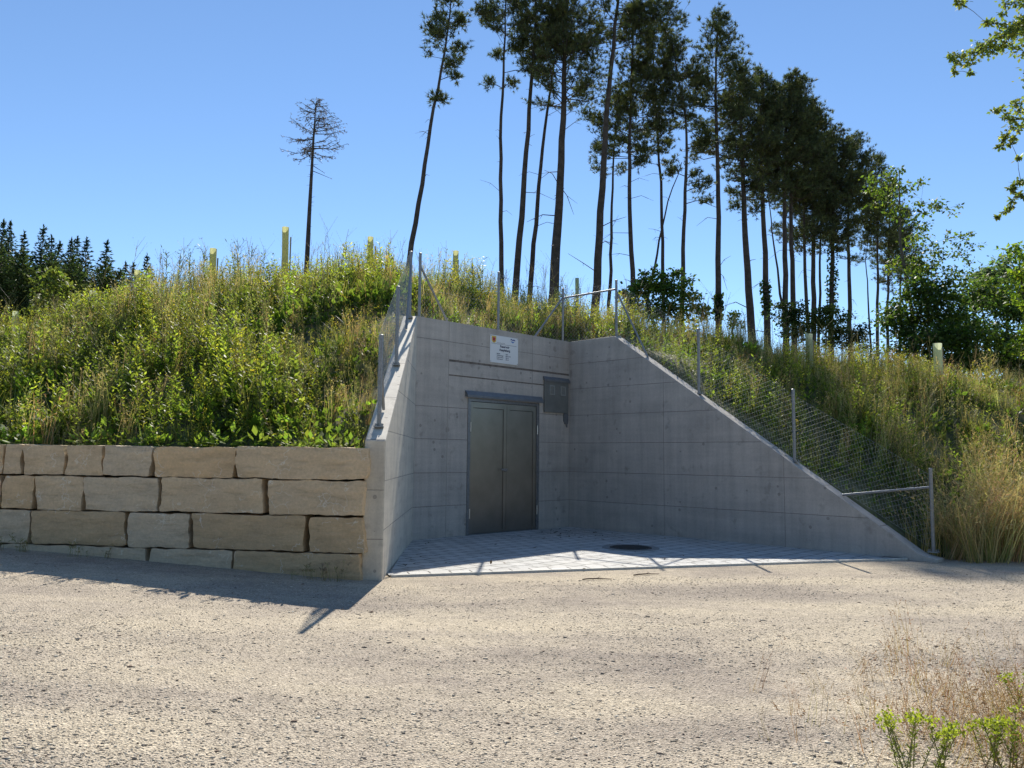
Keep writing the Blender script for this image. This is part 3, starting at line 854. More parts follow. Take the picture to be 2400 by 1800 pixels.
def pine(name, label, px_pts, wpx, Y, crown_y, rpx, seed, dens=1.0, tuft=0.34, extra=(), low=0.25, bare=6, top_thin=0.3, ivy=None, group='tall pines in a row behind the mound', cat='tree', needle=(0.064, 0.086, 0.040), limbs=None, dead=False):
    rs = random.Random(seed)
    pts = [pt(x, y, Y) for x, y in px_pts]
    s = Y / F_PX
    zb = float(hill(pts[0][0], Y)) - 0.3
    b0 = pts[0].copy()
    if pts[0][2] > zb:
        dirv = pts[0] - pts[1]; dirv = dirv / abs(dirv[2]); b0 = pts[0] + dirv * (pts[0][2] - zb) * 1.0
        b0[1] = Y
        pts = [b0] + pts
    path = np.array(pts)
    # resample with wobble
    zs = path[:, 2]
    nseg = 22
    zz = np.linspace(zs[0], zs[-1], nseg)
    smooth = np.array([[np.interp(z, zs, path[:, 0]), np.interp(z, zs, path[:, 1]), z] for z in zz])
    for k in range(2):
        smooth[1:-1, :2] = (smooth[:-2, :2] + 2 * smooth[1:-1, :2] + smooth[2:, :2]) / 4
    H = zs[-1] - zs[0]
    r0 = wpx * 0.5 * s
    tt = np.linspace(0, 1, nseg)
    rad = r0 * (1.12 - 0.95 * tt ** 1.25); rad[0] *= 1.2; rad = np.maximum(rad, 0.02)
    smooth[1:-1, 0] += np.array([rs.gauss(0, 0.03) for _ in range(nseg - 2)])
    root = empty(name, (smooth[0][0], smooth[0][1], smooth[0][2])); tag(root, label, cat, group)
    q = MB(); q.tube(smooth, rad * 1.18, 9)
    def at_z(z): return np.array([np.interp(z, smooth[:, 2], smooth[:, 0]), np.interp(z, smooth[:, 2], smooth[:, 1]), z])
    def rad_z(z): return float(np.interp(z, smooth[:, 2], rad))
    lb = MB(); TC, TD, deads = [], [], []
    zc = pt(px_pts[-1][0], crown_y + 42, Y)[2]; ztop = smooth[-1][2]
    Rm = rpx * 1.22 * s
    nl = limbs or int(44 * dens + (ztop - zc) * 4.0)
    for i in range(nl):
        t = (i + rs.random()) / nl
        z = zc + (ztop - zc) * t
        if t < 0.3 and rs.random() < low * 1.3: continue
        p = at_z(z); az = rs.uniform(0, 6.283)
        prof = (1 - t) ** 0.55 * (0.7 + 0.3 * min(1, t / 0.25))
        ln_ = Rm * prof * rs.uniform(0.6, 1.15) + 0.3
        el = rs.uniform(-0.15, 0.35) + 0.6 * t
        d = np.array([math.cos(az) * math.cos(el), math.sin(az) * math.cos(el), math.sin(el)])
        mid = p + d * ln_ * 0.55 + Z * rs.uniform(-.15, .1) * ln_ * .5
        end = p + d * ln_ + Z * ln_ * rs.uniform(0.0, 0.28)
        lr = max(0.018, rad_z(z) * 0.3)
        lb.tube([p, mid, end], [lr, lr * .7, lr * .3], 4, cap=False)
        ns = 3 + int(ln_ * 1.5)
        for j in range(ns):
            f = rs.uniform(0.3, 1.0)
            bp = p + (mid - p) * (f / .55) if f < .55 else mid + (end - mid) * ((f - .55) / .45)
            sd_ = d + np.array([rs.gauss(0, .8), rs.gauss(0, .8), rs.gauss(0.2, .35)]); sd_ /= np.linalg.norm(sd_)
            sl = ln_ * rs.uniform(0.12, 0.35) + 0.12
            se = bp + sd_ * sl
            lb.tube([bp, se], [lr * .35, lr * .15 + .004], 3, cap=False)
            nt_ = 1 + int(sl / 0.17)
            for k in range(nt_):
                g = (k + 0.7) / nt_
                TC.append(bp + (se - bp) * g + np.array([rs.gauss(0, .12), rs.gauss(0, .12), rs.gauss(0.05, .09)]))
                TD.append(sd_ * 0.6 + Z * 0.55)
    # clumps at given places
    for ex, ey, er in extra:
        c = pt(ex, ey, Y); er_ = er * s
        p = at_z(c[2] - er_ * 0.5)
        lb.tube([p, (p + c) / 2 + Z * 0.1, c], [max(.02, rad_z(p[2]) * .35), .03, .012], 4, cap=False)
        for k in range(int(18 + er_ * er_ * 95)):
            v = np.array([rs.gauss(0, .42), rs.gauss(0, .42), rs.gauss(0, .36)]) * er_
            TC.append(c + v); TD.append(norm((v + Z * er_ * .6)[None])[0])
            if k % 4 == 0: lb.tube([c, c + v], [.012, .006], 3, cap=False)
    # dead stubs below the crown
    zl = smooth[0][2] + H * 0.22
    for i in range(bare):
        z = zl + (zc - zl) * rs.random() ** 0.8 if zc > zl else zl
        p = at_z(z); az = rs.uniform(0, 6.283); ln_ = rs.choice([.35, .5, .7, 1.0, 1.6, 2.2]) * (Rm / 2.5)
        el = rs.uniform(-.2, .5); d = np.array([math.cos(az) * math.cos(el), math.sin(az) * math.cos(el), math.sin(el)])
        m_ = p + d * ln_ * .5 + Z * .08; e_ = p + d * ln_ + Z * rs.uniform(-.35, .1) * ln_
        lr = max(.018, rad_z(z) * .16)
        tgt = q if ln_ < .9 * (Rm / 2.5) else MB()
        tgt.tube([p, m_, e_], [lr, lr * .75, lr * .35], 4, cap=False)
        if tgt is not q:
            tgt.tube([m_, m_ + d * .4 + np.array([rs.gauss(0, .3), rs.gauss(0, .3), -.3])], [lr * .5, lr * .25], 3, cap=False)
            deads.append(tgt)
    q.build('trunk', M_BARK, root, smooth=True)
    for dd_ in deads: dd_.build('dead_branch', M_BARK, root)
    if TC:
        TC = np.array(TC); TD = np.array(TD)
        nq = 16
        Q = tufts(TC, TD, tuft * 1.05, nq, .085, .75)
        per = np.repeat(np.clip(1 + rng.normal(0, .28, (len(TC), 1)), .4, 1.9), nq, 0)
        warm = np.repeat(rng.uniform(0, 1, (len(TC), 1)) ** 3, nq, 0)
        C = col_var(len(Q), needle, .15, .06) * per * (1 + warm * np.array([[.8, .45, .15]]))
        quads_obj('crown', Q, C, M_NEEDLE, root, lb)
    if ivy:
        y0, y1, wv = ivy
        c0, c1 = pt(px_pts[0][0], y0, Y), pt(px_pts[0][0], y1, Y)
        n = 420; zz = rng.uniform(min(c0[2], c1[2]), max(c0[2], c1[2]), n); az = rng.uniform(0, 6.283, n)
        rr_ = wv * s * rng.uniform(.45, .85, n)
        xx = np.interp(zz, smooth[:, 2], smooth[:, 0]) + np.cos(az) * rr_; yy = np.interp(zz, smooth[:, 2], smooth[:, 1]) + np.sin(az) * rr_
        P = np.stack([xx, yy, zz], 1)
        quads_obj('ivy', leaf_quads(P, rng.normal(0, 1, (n, 3)), .24, .2), col_var(n, (.03, .055, .016)), M_LEAF, root)
    return root

PINES = [
 # pts, w, Y, crown_y, rpx, kwargs
 ('slim pine leaning right, standing apart at the left end of the pine row', [(965, 576), (1002, 339), (1022, 220), (1045, 113), (1058, -12)], 13, 46, 110, 46, dict(dens=.35, tuft=.36, limbs=34, extra=[(1060, 150, 26), (1070, 180, 18), (1022, 228, 19), (1038, 232, 15), (1080, 110, 20), (1020, 80, 22), (1025, 40, 20), (1080, 50, 22)], bare=7)),
 ('thin pine second from the left end, sparse side branches low on its trunk', [(1175, 633), (1171, 316), (1182, 136), (1187, -60)], 11, 52, 75, 85, dict(dens=.5, extra=[(1150, 198, 20), (1200, 196, 20), (1165, 130, 18), (1125, 25, 24), (1215, 110, 20), (1235, 165, 14), (1145, 30, 25)], bare=7)),
 ('straight pine third from the left end, its trunk bare right up to the photo top', [(1210, 665), (1237, 316), (1248, 158), (1262, -90)], 15, 53, 110, 80, dict(extra=[(1225, 105, 30), (1230, 145, 24), (1262, 110, 20), (1220, 60, 30)], bare=5)),
 ('slanting pine with many short dead stubs, just left of the thickest trunk', [(1243, 678), (1271, 339), (1298, 158), (1306, 40)], 12, 55, 150, 50, dict(dens=.6, extra=[(1265, 170, 24), (1295, 90, 30)], bare=16)),
 ('thickest pine trunk, dense dark crown and drooping dead boughs on its right', [(1298, 669), (1318, 316), (1323, 172), (1330, -60)], 22, 52, 210, 108, dict(dens=1.5, extra=[(1380, 130, 40), (1390, 170, 38), (1350, 100, 45), (1300, 60, 45), (1365, 200, 30)], bare=14)),
 ('tallest pine, its straight trunk running out of the top of the photo', [(1397, 687), (1420, 271), (1438, 113), (1462, -150)], 18, 52, 60, 110, dict(dens=1.0, extra=[(1490, 50, 50), (1500, 20, 40), (1540, 40, 40), (1560, 75, 30), (1590, 45, 30), (1560, 10, 40), (1520, 100, 36)], bare=6)),
 ('short thin pine half hidden beside the tallest pine', [(1429, 669), (1440, 316), (1450, 215)], 9, 58, 370, 58, dict(dens=.7, extra=[(1375, 265, 22), (1400, 280, 20), (1480, 300, 22), (1470, 250, 26)], bare=5)),
 ('pine with a knobbly trunk and one long arched dead bough on its right', [(1481, 669), (1474, 361), (1481, 181), (1486, 20)], 12, 55, 340, 78, dict(dens=1.3, extra=[(1510, 350, 24), (1540, 300, 30), (1500, 380, 20), (1500, 150, 40), (1450, 330, 18)], bare=9)),
 ('thin straight pine crossed near its foot by a leaning dead trunk', [(1553, 650), (1549, 430), (1537, 271), (1530, 60)], 9, 57, 350, 76, dict(dens=1.3, extra=[(1560, 340, 26), (1520, 230, 36), (1560, 180, 40), (1570, 120, 36)], bare=5)),
 ('crooked pine with an S-shaped trunk and low fans of needles on its right', [(1600, 678), (1605, 407), (1614, 294), (1600, 220), (1582, 172), (1575, 95)], 11, 55, 240, 60, dict(dens=.8, extra=[(1650, 300, 26), (1640, 340, 22), (1655, 330, 24), (1640, 440, 22), (1655, 470, 18), (1630, 410, 22), (1660, 425, 18), (1570, 405, 18)], bare=7)),
 ('pine with a pointed crown, first trunk right of the wide gap of sky', [(1684, 748), (1682, 359), (1677, 205), (1677, 100), (1688, 38)], 14, 56, 330, 84, dict(dens=1.3, extra=[(1740, 160, 30), (1630, 160, 24), (1750, 200, 34), (1640, 200, 30), (1700, 250, 40)], bare=8, ivy=(748, 690, 12))),
 ('stout reddish pine leaning left, second trunk right of the wide sky gap', [(1759, 748), (1746, 538), (1737, 333), (1735, 180)], 18, 58, 430, 74, dict(dens=1.3, extra=[(1725, 480, 20), (1770, 440, 26), (1720, 260, 36)], bare=5)),
 ('pine with ivy round its foot, third trunk right of the wide sky gap', [(1797, 738), (1790, 512), (1779, 318), (1790, 172)], 15, 59, 440, 72, dict(dens=1.4, extra=[(1770, 490, 22), (1790, 240, 46), (1820, 270, 40)], bare=5, ivy=(738, 660, 12))),
 ('dark thick pine, left of a close pair of trunks', [(1841, 707), (1838, 390), (1850, 185)], 14, 60, 430, 80, dict(dens=1.6, extra=[(1870, 300, 40), (1850, 240, 40), (1830, 400, 40)], bare=5)),
 ('dark thick pine, right of a close pair of trunks', [(1859, 712), (1851, 400), (1875, 200)], 13, 61, 440, 78, dict(dens=1.6, extra=[(1900, 330, 40), (1905, 270, 30), (1880, 420, 40)], bare=8)),
 ('pine with a rounded crown above two thin trunks, near the middle of the dark clump', [(1892, 728), (1883, 538), (1890, 240)], 9, 63, 540, 72, dict(dens=1.6, extra=[(1925, 290, 30), (1900, 460, 44)], bare=4)),
 ('forked-looking pine without bark low down, in the middle of the dark clump', [(1907, 728), (1907, 461), (1915, 290)], 13, 64, 520, 64, dict(dens=1.5, extra=[(1930, 400, 40), (1950, 480, 36)], bare=4)),
 ('thin pine just left of the ivy-covered trunk', [(1920, 718), (1923, 535), (1935, 330)], 7, 66, 540, 56, dict(dens=1.2, bare=4)),
 ('pine whose whole trunk is clothed in ivy', [(1949, 728), (1954, 461), (1962, 310)], 13, 64, 560, 66, dict(dens=1.5, extra=[(1990, 420, 36), (1985, 350, 30)], bare=5, ivy=(735, 560, 16))),
 ('pine with a ladder of bare dead side branches, right of the ivy-covered trunk', [(1992, 758), (1987, 487), (2005, 325)], 11, 66, 530, 62, dict(dens=1.4, extra=[(2030, 380, 30), (2040, 470, 36), (2000, 450, 40)], bare=18)),
 ('straight slim pine at the right end of the clump, beside a broken thin trunk', [(2056, 810), (2057, 579), (2052, 372)], 8, 68, 575, 48, dict(dens=1.3, extra=[(2060, 500, 36), (2040, 540, 30)], bare=8)),
 ('slim pine next to the leafy hornbeam, last but one of the row', [(2081, 779), (2083, 589), (2085, 430)], 7.5, 70, 620, 42, dict(dens=1.2, extra=[(2090, 560, 30)], bare=9)),
 ('last pine of the row, its trunk half behind the hornbeam leaves', [(2110, 743), (2112, 589), (2118, 500)], 7, 72, 640, 42, dict(dens=1.1, extra=[(2130, 620, 26)], bare=5)),
]
for i, (lab, pts_, w_, Y_, cy_, rp_, kw) in enumerate(PINES):
    if i >= 10: kw['dens'] = kw.get('dens', 1.0) * 1.45
    pine('pine_tree', lab, pts_, w_, Y_, cy_, rp_, 100 + i, **kw)
# dead or leaning trunks without a crown of their own
def snag(label, px_pts, wpx, Y, seed, bare=6, extra=()):
    return pine('dead_trunk', label, px_pts, wpx, Y, px_pts[-1][1], 40, seed, limbs=1, bare=bare, low=9, extra=extra, group='dead leaning trunks among the pines')
snag('dead trunk leaning right across a thin straight pine', [(1526, 660), (1564, 475), (1598, 380)], 8, 56.5, 300, 4, extra=[(1580, 398, 16)])
snag('thin dead trunk leaning left, in front of the dark close pair of pines', [(1833, 712), (1802, 477), (1798, 455)], 8, 60, 301, 4)
snag('very thin crooked reddish trunk standing alone in a gap of sky', [(2041, 815), (2028, 589), (2036, 560)], 6, 60, 302, 3)

# lone half-dead spruce
def lone_spruce():
    Y = 48; s = Y / F_PX; rs = random.Random(5)
    P = [pt(718, 640, Y), pt(726, 480, Y), pt(735, 320, Y), pt(741, 238, Y)]
    zb = float(hill(P[0][0], Y)) - .3
    P = [np.array([P[0][0] - .1, Y, zb])] + P
    root = empty('bare_spruce', tuple(P[0])); tag(root, 'lone thin spruce, nearly dead, with a sparse brown crown on a bare pole', 'tree')
    q = MB(); q.tube(P, [.19, .165, .12, .07, .015], 8); q.build('trunk', M_BARK, root, smooth=True)
    A = np.array(P); lb = MB(); T, D = [], []
    z0, z1 = pt(735, 372, Y)[2], A[-1][2]
    for i in range(46):
        t = (i + rs.random()) / 46; z = z0 + (z1 - z0) * t
        p = np.array([np.interp(z, A[:, 2], A[:, 0]), Y, z]); az = rs.uniform(0, 6.283)
        ln_ = 92 * s * min(1, t / .22 + .3) * (1 - t) ** .62 * rs.uniform(.6, 1.1) + .15
        d = np.array([math.cos(az), math.sin(az), 0])
        m_ = p + d * ln_ * .55 - Z * ln_ * (.14 - .35 * t); e_ = p + d * ln_ - Z * ln_ * (.05 - .5 * t)
        lb.tube([p, m_, e_], [.03, .02, .008], 4, cap=False)
        for k in range(int(6 + ln_ * 7)):
            f = rs.uniform(.2, 1); bp = p + (m_ - p) * (f / .55) if f < .55 else m_ + (e_ - m_) * ((f - .55) / .45)
            sd_ = d * .5 + np.array([rs.gauss(0, .5), rs.gauss(0, .5), rs.gauss(-.25, .3)]); se = bp + sd_ * rs.uniform(.15, .4)
            lb.tube([bp, se], [.010, .004], 3, cap=False)
            T.append(se); D.append(sd_)
            if rs.random() < .5: T.append((bp + se) / 2); D.append(sd_)
    for dx, dy, L in ((760, 405, 1), (775, 418, 1), (752, 380, 1)):
        c = pt(dx, dy, Y); p = np.array([np.interp(c[2] + .5, A[:, 2], A[:, 0]), Y, c[2] + .5]); lb.tube([p, c], [.025, .008], 4, cap=False); T += [c, (c + p) / 2 * .4 + c * .6]; D += [c - p, c - p]
    for i in range(14):
        z = rs.uniform(z0 - 4.5, z0); p = np.array([np.interp(z, A[:, 2], A[:, 0]), Y, z]); d = np.array([rs.choice([-1, 1]), rs.gauss(0, .4), rs.gauss(0, .2)]); lb.tube([p, p + d * rs.uniform(.15, .4)], [.015, .006], 3, cap=False)
    Q = tufts(np.array(T), np.array(D), .19, 3, .14, .6)
    quads_obj('crown', Q, col_var(len(Q), (.10, .075, .055)), M_NEEDLE, root, lb)
lone_spruce()

# dark conifers at the far left
def spruce(label, x, ytop, Y, wpx, seed, ybot=860, col=(.026, .050, .028), soft=False, name='spruce_tree'):
    rs = random.Random(seed); r2 = np.random.default_rng(seed); s = Y / F_PX
    top = pt(x, ytop, Y); zb = float(hill(top[0], Y)) - .3
    H = top[2] - zb; Rb = wpx * (1.3 if not soft else .95) * s
    root = empty(name, (top[0], Y, zb)); tag(root, label, 'tree', 'dark conifers at the far left')
    q = MB(); q.tube([(top[0], Y, zb), (top[0], Y, zb + H * .5), top], [.2, .12, .015], 7); q.build('trunk', M_BARK, root, smooth=True)
    zmin = pt(x, ybot, Y)[2] - 1.0; hc = top[2] - zmin
    T, D = [], []
    nL = int(hc / (.30 if not soft else .24))
    for i in range(nL):
        t = i / nL                       # 0 top .. 1 low
        dz = hc * t; z = top[2] - dz
        r = (min(Rb, .34 * dz + .04) if not soft else min(Rb, .95 * math.sqrt(dz + .1)))
        if dz < .5: r *= .5
        nb = 4 + int(5 * r)
        a0 = rs.uniform(0, 6)
        for k in range(nb):
            az = a0 + 6.283 * k / nb + rs.gauss(0, .25); rl = r * rs.uniform(.6, 1.25)
            d = np.array([math.cos(az), math.sin(az), 0])
            m = max(2, int(rl / .22))
            for j in range(m):
                f = (j + .6) / m
                sag = (-.35 * f * rl + .22 * f * f * rl) if not soft else rs.gauss(0, .25)
                T.append(np.array([top[0], Y, z]) + d * rl * f + Z * sag + np.array([rs.gauss(0, .06)] * 3)); D.append(d + Z * (.1 if not soft else .5))
    for k in range(7): T.append(top - Z * (.12 * k - .25)); D.append(Z * 1.6 + np.array([rs.gauss(0, .3), rs.gauss(0, .3), 0]))
    T = np.array(T); D = np.array(D)
    nq = 4
    Q = tufts(T, D, .42, nq, .26, .55)
    C = col_var(len(Q), col, .2, .08) * np.repeat(np.clip(1 + r2.normal(0, .25, (len(T), 1)), .5, 1.8), nq, 0)
    quads_obj('crown', Q, C, M_NEEDLE, root)
SPR = [(8, 525, 72, 62, 'dark spruce at the very left edge of the photo, tallest of the far trees'), (24, 526, 74, 58, 'spire-topped spruce just right of the one at the photo edge'), (57, 552, 70, 66, 'spruce whose bare twisted top stands above the broad larch'),
       (102, 538, 71, 60, 'clear-cut pointed spruce standing alone left of the smaller thin tops'), (121, 560, 75, 46, 'thin wispy spruce top just right of the clear-cut pointed spruce'), (140, 574, 76, 44, 'nearly bare spruce top between the two groups of spires'),
       (167, 567, 72, 50, 'left one of a tight pair of spruce spires'), (181, 562, 74, 50, 'right one of a tight pair of spruce spires, a little taller'), (203, 566, 70, 56, 'dense dark spruce right of the pair of spires'),
       (251, 572, 70, 60, 'dark pyramid-shaped spruce, last tall one before the sky opens'), (294, 622, 80, 40, 'small spruce tip left of the pale tree guards'), (312, 624, 82, 34, 'tiny spruce tip right behind the pale tree guards'), (345, 603, 78, 44, 'small ragged spruce just right of the pale tree guards')]
for i, (x, y, Y, wv, lab) in enumerate(SPR):
    spruce(lab, x, y, Y, wv, 400 + i)
LAR = [(4, 585, 62, 70, 'soft green larch cut off by the left photo edge'), (55, 592, 62, 84, 'broad feathery larch, biggest of the soft green ones'), (122, 604, 63, 70, 'feathery larch behind the sunlit round bush'), (171, 612, 62, 66, 'rounded larch right of the sunlit round bush'), (248, 620, 62, 66, 'low rounded larch in front of the pyramid-shaped spruce'), (281, 640, 63, 44, 'smallest larch, at the right end of the dark conifers')]
for i, (x, y, Y, wv, lab) in enumerate(LAR):
    spruce(lab, x, y, Y, wv, 430 + i, col=(.060, .090, .032), soft=True, name='larch_tree', ybot=860)

# broadleaf trees and bushes
def leafy(name, label, cat, clumps, Y, base_px, leaf=.12, dens=1.0, col=(.05, .085, .022), trunk_r=.07, group=None, depth=.9, seed=1, bark=M_BARK2, spray=0.0, base=None):
    rs = random.Random(seed); r2 = np.random.default_rng(seed); s = Y / F_PX
    bx = base if base is not None else pt(base_px[0], base_px[1], Y)
    zb = float(hill(bx[0], bx[1])); zb = max(zb, float(ground_z(bx[0], bx[1]))) - .1
    b0 = np.array([bx[0], bx[1], zb])
    root = empty(name, tuple(b0)); tag(root, label, cat, group)
    cs = []
    for x, y, r in clumps:
        c = pt(x, y, Y); rm = r * s; c[1] += rs.uniform(-depth, depth) * min(1.2, rm * 1.4); cs.append((c, rm))
    q = MB()
    tipz = sorted(cs, key=lambda k: -k[0][2])
    main = [b0] 
    top = tipz[0][0]
    for f in (.35, .7): main.append(b0 + (top - b0) * f + np.array([rs.gauss(0, .08), rs.gauss(0, .08), 0]))
    main.append(top)
    q.tube(main, [trunk_r, trunk_r * .75, trunk_r * .5, trunk_r * .12], 7)
    A = np.array(main)
    P, D = [], []
    lb = MB()
    joined = [(A[0] + (A[-1] - A[0]) * f, trunk_r * (1 - .85 * f)) for f in np.linspace(.15 if bark is not M_BIRCH else .45, 1, 14)]
    order = sorted(cs, key=lambda k: min(np.linalg.norm(k[0] - j[0]) for j in joined))
    while order:
        best = None
        for i, (c, rm) in enumerate(order):
            for j, (jp, jr) in enumerate(joined):
                dd = np.linalg.norm(c - jp) + .5 * max(0, jp[2] - c[2])
                if best is None or dd < best[0]: best = (dd, i, j)
        _, i, j = best; c, rm = order.pop(i); jp, jr = joined[j]
        r1 = min(jr * .62, trunk_r * .42); r2_ = max(r1 * .55, .004)
        mid = jp * .5 + c * .5 + np.array([rs.gauss(0, .04), rs.gauss(0, .04), .05]) * np.linalg.norm(c - jp)
        lb.tube([jp, mid, c], [r1, (r1 + r2_) / 2, r2_], 5, cap=False); joined.append((c, r2_)); joined.append((mid, (r1 + r2_) / 2))
        nsub = max(4, int(7 * dens))
        for k in range(nsub):
            v = r2.normal(0, .55, 3) * rm * np.array([1, 1, .85]); sc = c + v
            lb.tube([c, sc], [min(r2_ * .6, .012), .003], 3, cap=False)
            n = max(5, int(dens * (rm * rm) / (leaf * leaf) * 5.5))
            off = r2.normal(0, .30, (n, 3)) * rm * np.array([1.2, 1.2, .6])
            P.append(sc + off); D.append(off * .6 + r2.normal(0, .35, (n, 3)) * rm + np.array([0, 0, -.15 * rm]))
    q.build('trunk', bark, root, smooth=True)
    P = np.concatenate(P); D = np.concatenate(D); n = len(P)
    nr = np.array([0, 0, 1.0]) + r2.normal(0, .55, (n, 3))
    L = leaf * r2.uniform(.65, 1.3, n)
    Q = leaf_quads(P, D, L, L * .62, nr)
    C = col_var(n, col, .28, .08)
    C = C * (1 + (r2.random((n, 1)) < .12) * np.array([[.8, .6, .2]]))
    quads_obj('crown', Q, C, M_LEAF, root, lb, M_BARK2)
    return root
leafy('hornbeam_tree', 'young hornbeam with sprays of light green leaves, right of the last pine', 'tree',
      [(2070, 420, 32), (2055, 450, 24), (2085, 465, 30), (2107, 400, 16), (2122, 440, 24), (2160, 428, 7), (2110, 495, 30), (2160, 465, 18), (2190, 490, 22), (2225, 487, 17), (2242, 484, 9), (2150, 500, 20), (2110, 550, 30), (2145, 575, 34), (2190, 570, 26), (2225, 560, 18), (2258, 550, 14), (2280, 542, 8), (2125, 620, 36), (2180, 610, 34), (2235, 592, 24), (2270, 580, 14), (2270, 612, 14), (2110, 640, 24), (2165, 650, 40), (2225, 640, 34)],
      26, (2150, 830), leaf=.12, dens=.6, col=(.085, .125, .028), trunk_r=.09, seed=11)
leafy('bush', 'dark dense bush under the hornbeam', 'bush',
      [(2100, 760, 40), (2150, 740, 45), (2210, 720, 50), (2110, 810, 40), (2170, 800, 50), (2230, 790, 55), (2140, 690, 36), (2125, 735, 36), (2190, 680, 40), (2260, 850, 50), (2200, 850, 50)], 25, (2170, 850), leaf=.13, dens=1.2, col=(.06, .10, .025), seed=12, group='bushes at the right edge')
leafy('bush', 'broad mid-green thicket between the hornbeam and the right photo edge', 'bush',
      [(2260, 690, 40), (2310, 680, 44), (2360, 690, 44), (2280, 740, 50), (2340, 740, 55), (2390, 745, 50), (2270, 800, 55), (2330, 810, 55), (2390, 815, 55), (2440, 760, 55), (2320, 870, 50), (2380, 880, 50), (2440, 840, 60)], 28, (2330, 850), leaf=.14, dens=1.1, col=(.08, .125, .034), seed=13, group='bushes at the right edge')
leafy('broadleaf_tree', 'hazy blue-green tree top rising behind the thicket at the right', 'tree',
      [(2340, 625, 28), (2370, 620, 30), (2310, 650, 26), (2345, 660, 36), (2390, 650, 36), (2295, 670, 24), (2380, 690, 40)], 42, (2345, 800), leaf=.22, dens=1.0, col=(.10, .155, .09), trunk_r=.14, seed=14)
leafy('bush', 'bright yellow-green leafy bush cut off by the right photo edge', 'bush',
      [(2400, 585, 20), (2412, 610, 28), (2395, 640, 18), (2425, 650, 40), (2402, 680, 22), (2430, 710, 40), (2440, 600, 30), (2440, 780, 50)], 22, (2440, 850), leaf=.13, dens=1.1, col=(.15, .22, .033), seed=15, group='bushes at the right edge')
leafy('elder_bush', 'dark green elder bush on the crest below the straight pines', 'bush',
      [(1468, 690, 16), (1490, 672, 22), (1507, 640, 8), (1510, 665, 20), (1540, 645, 18), (1545, 680, 30), (1585, 645, 14), (1580, 670, 26), (1600, 690, 26), (1515, 700, 28), (1560, 715, 34), (1600, 720, 30), (1630, 725, 22), (1650, 742, 14), (1660, 720, 7), (1625, 690, 12), (1530, 730, 30), (1590, 745, 30), (1480, 715, 22)], 23, (1555, 760), leaf=.13, dens=1.1, col=(.085, .135, .03), seed=16)
for i, (lab, cl, Y, col) in enumerate([
    ('round dark bush at the feet of the close pair of pines', [(1850, 720, 22), (1870, 735, 26), (1840, 745, 26), (1880, 760, 26), (1855, 770, 28)], 44, (.03, .05, .015)),
    ('yellowish bush at the foot of the ivy-covered pine', [(1925, 735, 20), (1945, 725, 18), (1910, 755, 26), (1940, 760, 26), (1965, 750, 22)], 44, (.06, .085, .02)),
    ('dark bush left of the gap with the thin crooked trunk', [(1985, 770, 24), (2005, 790, 22), (1975, 800, 26), (1955, 780, 24), (2010, 815, 16)], 44, (.03, .048, .018)),
    ('pale small sapling on the crest between the ivy-footed pine and the reddish pine', [(1725, 735, 10), (1715, 750, 14), (1735, 755, 12)], 24, (.10, .14, .03))]):
    leafy('bush', lab, 'bush', cl, Y, (cl[0][0], 800), leaf=.16 if Y > 30 else .1, dens=1.0, col=col, seed=20 + i, group='bushes on the crest')
leafy('bush', 'round sunlit bush in front of the dark conifers at the far left', 'bush',
      [(120, 645, 16), (140, 655, 16), (105, 665, 18), (130, 675, 24), (155, 675, 14), (110, 700, 22), (140, 705, 26), (160, 700, 12), (85, 700, 14), (75, 720, 14)], 48, (125, 740), leaf=.26, dens=1.0, col=(.12, .15, .04), seed=30)
# birch with boughs hanging into the picture
leafy('birch_tree', 'birch whose leafy boughs hang into the top right corner', 'tree',
      [(2228, 138, 7), (2240, 150, 8), (2238, 168, 6), (2232, 128, 6), (2255, 130, 12), (2262, 150, 9), (2280, 125, 14), (2280, 148, 9), (2300, 112, 15), (2318, 100, 16), (2325, 120, 12), (2340, 85, 17), (2350, 105, 18), (2345, 55, 9), (2362, 65, 13), (2360, 30, 8), (2375, 85, 20), (2385, 55, 16), (2380, 110, 14), (2398, 85, 20), (2400, 125, 12), (2398, 50, 14), (2272, 172, 4), (2325, 52, 8), (2310, 55, 6), (2240, 5, 7), (2255, 8, 9), (2265, -6, 8), (2360, 3, 8), (2380, 5, 10), (2398, 12, 10),
       (2330, 262, 6), (2345, 255, 7), (2362, 268, 8), (2375, 245, 8), (2392, 240, 8), (2395, 262, 10), (2380, 280, 7), (2368, 300, 8), (2358, 315, 7), (2350, 330, 6), (2342, 345, 5), (2372, 325, 5), (2385, 305, 7), (2400, 285, 9), (2370, 338, 4), (2385, 372, 4),
       (2370, 440, 5), (2382, 432, 6), (2395, 422, 8), (2378, 446, 4), (2392, 455, 6), (2378, 468, 6), (2368, 482, 5), (2355, 495, 4), (2400, 460, 6), (2338, 508, 2),
       (2450, 60, 40), (2470, 130, 40), (2460, 280, 35), (2450, 450, 30), (2500, 0, 50), (2480, -80, 50)],
      10.4, (2700, 1300), leaf=.060, dens=1.0, col=(.16, .20, .06), trunk_r=.12, seed=31, bark=M_BIRCH, base=np.array([8.8, 10.7, 0]), depth=.6)

